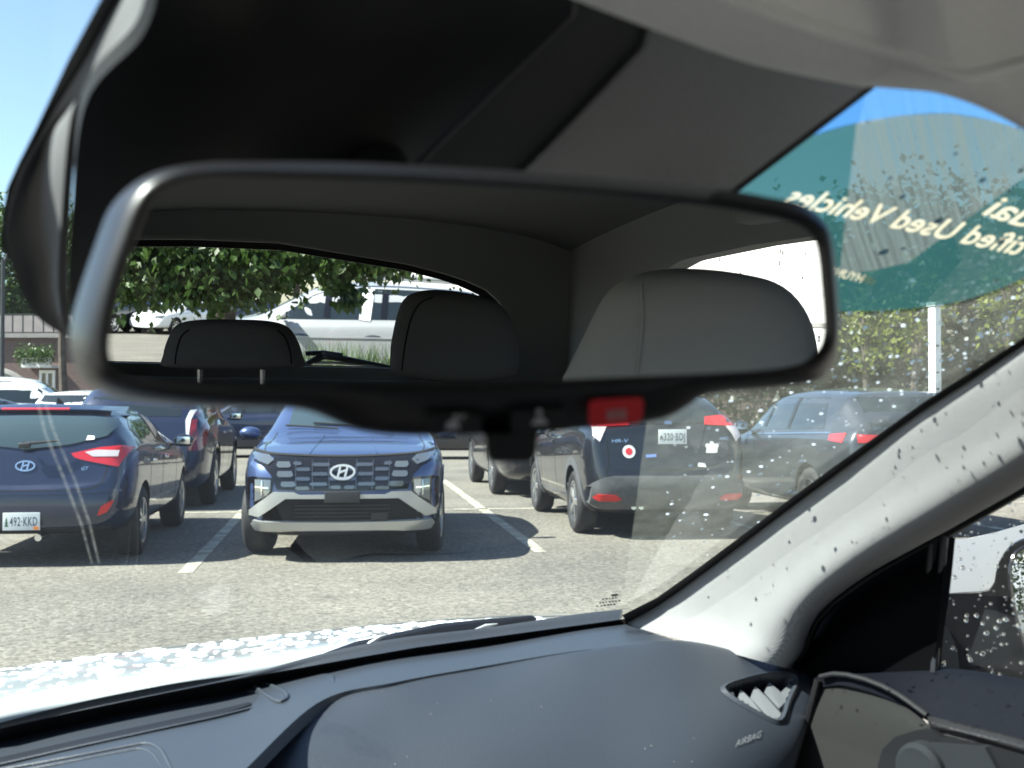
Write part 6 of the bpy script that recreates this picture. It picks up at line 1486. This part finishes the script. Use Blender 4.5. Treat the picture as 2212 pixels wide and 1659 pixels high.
seam_on(hrc, [(378, 786), (381, 760), (391, 728), (408, 712)], M['interior_dark']); seam_on(hrc, [(630, 786), (627, 760), (617, 730), (600, 713)], M['interior_dark']); seam_on(hrr, [(868, 800), (876, 740), (888, 690), (908, 655), (936, 642)], M['interior_dark'])
pillow('headrest', [Vector((2*xcn-p.x, p.y, p.z)) for p in q_], BY, .11, M['seat_dark'], parent=RS)
zb_ = MY(600, 812, BY).z
for x in (432, 567): MB().tube([MY(x, 790, BY), MY(x, 850, BY)], .006, 8).build('headrest_post', M['dark_chrome'], RS)
o = MB().box((XC, BY-.06, zb_-.33), (1.30, .14, .64), Matrix.Rotation(-.12, 3, 'X'), .05).build('backrest', M['seat_dark'], None); o.parent = RS
o = MB().box((XC, BY+.26, zb_-.62), (1.30, .52, .16), None, .05).build('seat_cushion', M['seat_dark'], None); o.parent = RS
print('REAR seat top', round(zb_, 2), 'centre', round(xcn, 2))
own(MB().box((XC, (BY+RY)/2-.05, sill-.10), (1.3, .46, .02)).build('load_cover', M['interior_dark'], None, False))
# sides with window openings
wt_ = [MX(x, y, XC+.62) for x, y in ((1388, 596), (1450, 560), (1600, 527), (1780, 500))]
print('SIDE window', [(round(p.y, 2), round(p.z, 2)) for p in wt_])
for sg in (1, -1):
    tag_ = XC+sg*.63
    top_y = [(p.y, p.z) for p in wt_]
    ztop_f = 1.50
    hole2 = [(top_y[0][0]-.02, 1.08)]+[(y, z) for y, z in top_y]+[(max(top_y[-1][0]+.10, -.62), top_y[-1][1]+.01), (max(top_y[-1][0]+.10, -.60), 1.03)]
    o = frame_panel('rear_side', hole2, [(RY-.02, .25), (-.42, .25), (-.42, 1.68), (RY-.02, 1.68)], tag_, M['liner_grey'], sg*-.05, 'x'); own(o)
    o = mk('rear_door_window', [Vector((tag_+sg*.06, y, z)) for y, z in hole2], [tuple(range(len(hole2)))], M['glass_rear'], None, False); own(o)
    mb = MB(); rg_ = random.Random(31+sg)
    for _ in range(260 if sg == 1 else 60):
        yy, zz = rg_.uniform(-1.5, -.55), rg_.uniform(1.1, 1.54)
        if inside(hole2, yy, zz): bead(mb, Vector((tag_+sg*.0605, yy, zz)), Vector((sg, 0, 0)), .0012+.0032*rg_.random()**2, rg_.uniform(1, 1.6), Vector((0, 0, 1)), .5)
    if sg == 1: o = mb.build('raindrops', M['water'], None, True, 80); tag(o, 'raindrops on the rear passenger window, seen in the mirror', 'raindrops', kind='stuff')
    own(MB().box((XC+sg*.70, .10, .62), (.06, 1.15, .80)).build('door_panel', M['interior_dark'], None, False))
    own(MB().box((XC+sg*.64, -.30, 1.585), (.10, 1.2, .05), None, .02).build('roof_rail', M['liner_grey'], None))
    own(MB().box((XC+sg*.66, -.45, 1.28), (.06, .13, .56), None, .02).build('door_post', M['liner_grey'], None))
own(MB().tube([Vector((XC-.62, 1.10, 1.12)), Vector((XC-.64, .75, 1.33)), Vector((XC-.58, .28, 1.54))], [.05, .045, .04], 12).build('driver_pillar', M['pillar'], None))
own(MB().box((XC, -.4, .28), (1.5, 3.3, .04)).build('cabin_floor', M['carpet'], None, False))
own(MB().box((XC, 1.22, .62), (1.5, .04, .72)).build('bulkhead', M['interior_dark'], None, False))
own(MB().box((XC-.40, .80, .86), (.55, .30, .22), None, .06).build('instrument_binnacle', M['dash'], None))
own(MB().box((XC+.10, .72, .74), (.40, .26, .40), None, .04).build('centre_stack', M['interior_dark'], None))

# ------------------------------------------------------------------ behind us: what the mirror shows
wsuv = suv(5.0, 2.0, 1.78, .39, 1.14, 1.18)
p = MD(745, 664, 17.5); hv = mdir(745, 664); hdg = math.atan2(hv.x, hv.y)
WV = Car('white_suv', 'white SUV seen in the mirror behind grass, roof rails and dark windows', 'car', Vector((p.x, p.y, 0)), hdg+R(90), wsuv, paint('pale_silver_paint', (.38, .39, .395), .15), style=0)
simple_windows(WV, wsuv)
for sd in ('right', 'left'):
    WV.line('body_crease', sd, [(-2.2, .98), (1.7, .94)], .02, M['silver_paint'], .012, n=20, smooth=False)
    for y0 in (-.25, .75): 
        pass
for sg in (1, -1):
    for y0 in (-.30, .72): MB().ellipsoid((sg*.985, y0-.1, .97), (.02, .14, .035), 12, 6).build('door_handle', M['dark_chrome'], WV.o)
    MB().tube([(sg*.66, -1.9, 1.80), (sg*.67, -.5, 1.85), (sg*.64, .55, 1.80)], .028, 8).build('roof_rail', M['satin'], WV.o)
    WV.line('window_post', 'right' if sg == 1 else 'left', [(-.28, 1.2), (-.34, 1.66)], .16, M['white_paint'], .013, n=5, smooth=False)
WV.mirrors(.85, 1.24, .95, M['white_paint'])
for k_, (px, D, hd2, nm, lb, m_, spx) in enumerate(((262, 50, 20, 'black_suv', 'black SUV first in the far row seen in the mirror', 'black_paint', 0), (318, 52, 20, 'dark_suv', 'dark navy SUV second in the far row seen in the mirror', 'navy', 0), (392, 50, 20, 'white_saloon', 'white saloon in the far row seen in the mirror', 'white_paint', 1), (470, 53, 20, 'grey_suv', 'charcoal SUV fourth in the far row seen in the mirror', 'charcoal', 0), (545, 54, 20, 'black_saloon', 'black saloon at the end of the far row seen in the mirror', 'black_paint', 1))):
    p = MD(px, 664, D); far_car(nm, lb, Vector((p.x, p.y, 0)), hdg+R(150), suv(4.7, 1.9, 1.7, .36) if spx == 0 else sedan(), M[m_], st=1)
# overhanging tree and ornamental grass
p = MD(470, 600, 9.5)
T5 = make_tree('overhanging_tree', 'broad-leaved tree hanging over the view in the mirror', 6.5, (2.3, 1.9, 2.3), .10, 190, 100, M['leaf'], 51, .34, .10, .1, None)
T5.location = (p.x, p.y-.4, 0)
rng = np.random.RandomState(77)
def hang(pxs, D):
    out = []
    for (x, y, s) in pxs:
        c = MD(x, y, D); out.append(np.array(c)+rng.normal(size=(105, 3))*np.array([.13, .16, .085])*s)
    return np.concatenate(out)
pts = hang([(x, y, 1) for x in range(245, 580, 18) for y in (500, 528, 556, 584, 608)]+[(x, y, .75) for x in range(580, 900, 22) for y in (505, 535, 560)]+[(480, 622, .6), (512, 628, .5), (735, 598, .5), (748, 622, .45), (757, 642, .3)], 7.6)
me = leaf_mesh('branch_leaves', pts, .058, .9, rng=rng); me.materials.append(M['leaf']); o = bpy.data.objects.new('leafy_branch', me); COL.objects.link(o); o.parent = T5; o.matrix_parent_inverse = Matrix.Translation(-Vector(T5.location))
def grass_clump(name, label, base_pts, h, n, seed):
    rg2 = np.random.RandomState(seed); V = []; Fc = []
    for (b) in base_pts:
        for _ in range(n):
            a = rg2.uniform(0, 2*math.pi); ln = rg2.uniform(.15, .45); hh = h*rg2.uniform(.6, 1.15); r0_ = rg2.normal(size=2)*.12; w_ = .006
            p0_ = np.array([b.x+r0_[0], b.y+r0_[1], 0.0]); dr_ = np.array([math.cos(a), math.sin(a), 0]); sd = np.array([-dr_[1], dr_[0], 0])*w_
            q = [p0_+dr_*ln*h*t*t+np.array([0, 0, hh*t*(1-.15*t)]) for t in (0, .4, .75, 1)]
            k_ = len(V); V += [q[0]-sd, q[0]+sd, q[1]-sd, q[1]+sd, q[2]-sd*.7, q[2]+sd*.7, q[3]]; Fc += [(k_, k_+1, k_+3, k_+2), (k_+2, k_+3, k_+5, k_+4), (k_+4, k_+5, k_+6)]
    me = bpy.data.meshes.new(name); me.from_pydata([tuple(q) for q in V], [], Fc); me.materials.append(M['blade']); o = bpy.data.objects.new(name, me); COL.objects.link(o)
    return tag(o, label, 'grass', kind='stuff')
bp = [MD(x, 664, 12.5+.4*math.sin(x)) for x in range(625, 900, 10)]
grass_clump('ornamental_grass', 'tall ornamental grass before the white SUV in the mirror', bp, 1.12, 60, 3)
for k_, (px, D, sc, rz) in enumerate(((150, 75, 1.2, .3), (300, 72, 1.15, 1.2), (470, 74, 1.2, 2.9), (640, 73, 1.1, 4.4), (800, 72, .8, 5.2))):
    p = MD(px, 664, D); copy_tree(T1, Vector((p.x, p.y, 0)), rz, sc, ('green tree beyond the first car of the far row in the mirror', 'green tree beyond the navy SUV of the far row in the mirror', 'green tree beyond the white saloon in the mirror', 'green tree over the bonnet of the white SUV in the mirror', 'green tree over the roof of the white SUV in the mirror')[k_])
# made-up pale block behind, added to stand for glare in the side window
p = MD(1080, 664, 42); q_ = MD(1500, 664, 26)
pb = tag(empty('glare_block', (0, 0, 0)), 'tall pale made-up block behind the car, standing for glare at the side window in the mirror', 'building')
a_ = Vector((p.x-4.0, p.y, 0)); b_ = Vector((q_.x+14, q_.y+3, 0)); t_ = (b_-a_).normalized(); n_ = Vector((-t_.y, t_.x, 0))
if n_.dot(-a_) < 0: n_ = -n_
L_ = (b_-a_).length; pb.location = (a_.x, a_.y, 0)
o = MB().prism([Vector((0, 0, 0)), b_-a_, b_-a_-n_*8, -n_*8], Vector((0, 0, 0)), Vector((0, 0, 14))).build('wall', M['pale_wall'], pb, False)
for z in (1.2, 4.4, 7.6, 10.8):
    o = MB().prism([n_*.03, (b_-a_)+n_*.03, b_-a_, Vector((0, 0, 0))], Vector((0, 0, z)), Vector((0, 0, z+.12))).build('glare_block_band', M['stone_trim'], pb, False)
p = MD(1800, 560, 9); T6 = copy_tree(T5, Vector((p.x+1.9, p.y, 0)), 1.0, .7, 'broad-leaved tree by the passenger side, at the right end of the mirror')
p = MD(1460, 540, 12); T7 = copy_tree(T5, Vector((p.x-1.2, p.y, 0)), 2.2, .42, 'small broad-leaved tree over the front headrest in the mirror')
copy_tree(T5, Vector((3.6, -11.0, 0)), 3.0, .9, 'broad-leaved tree mirrored in the outside mirror of the white car')
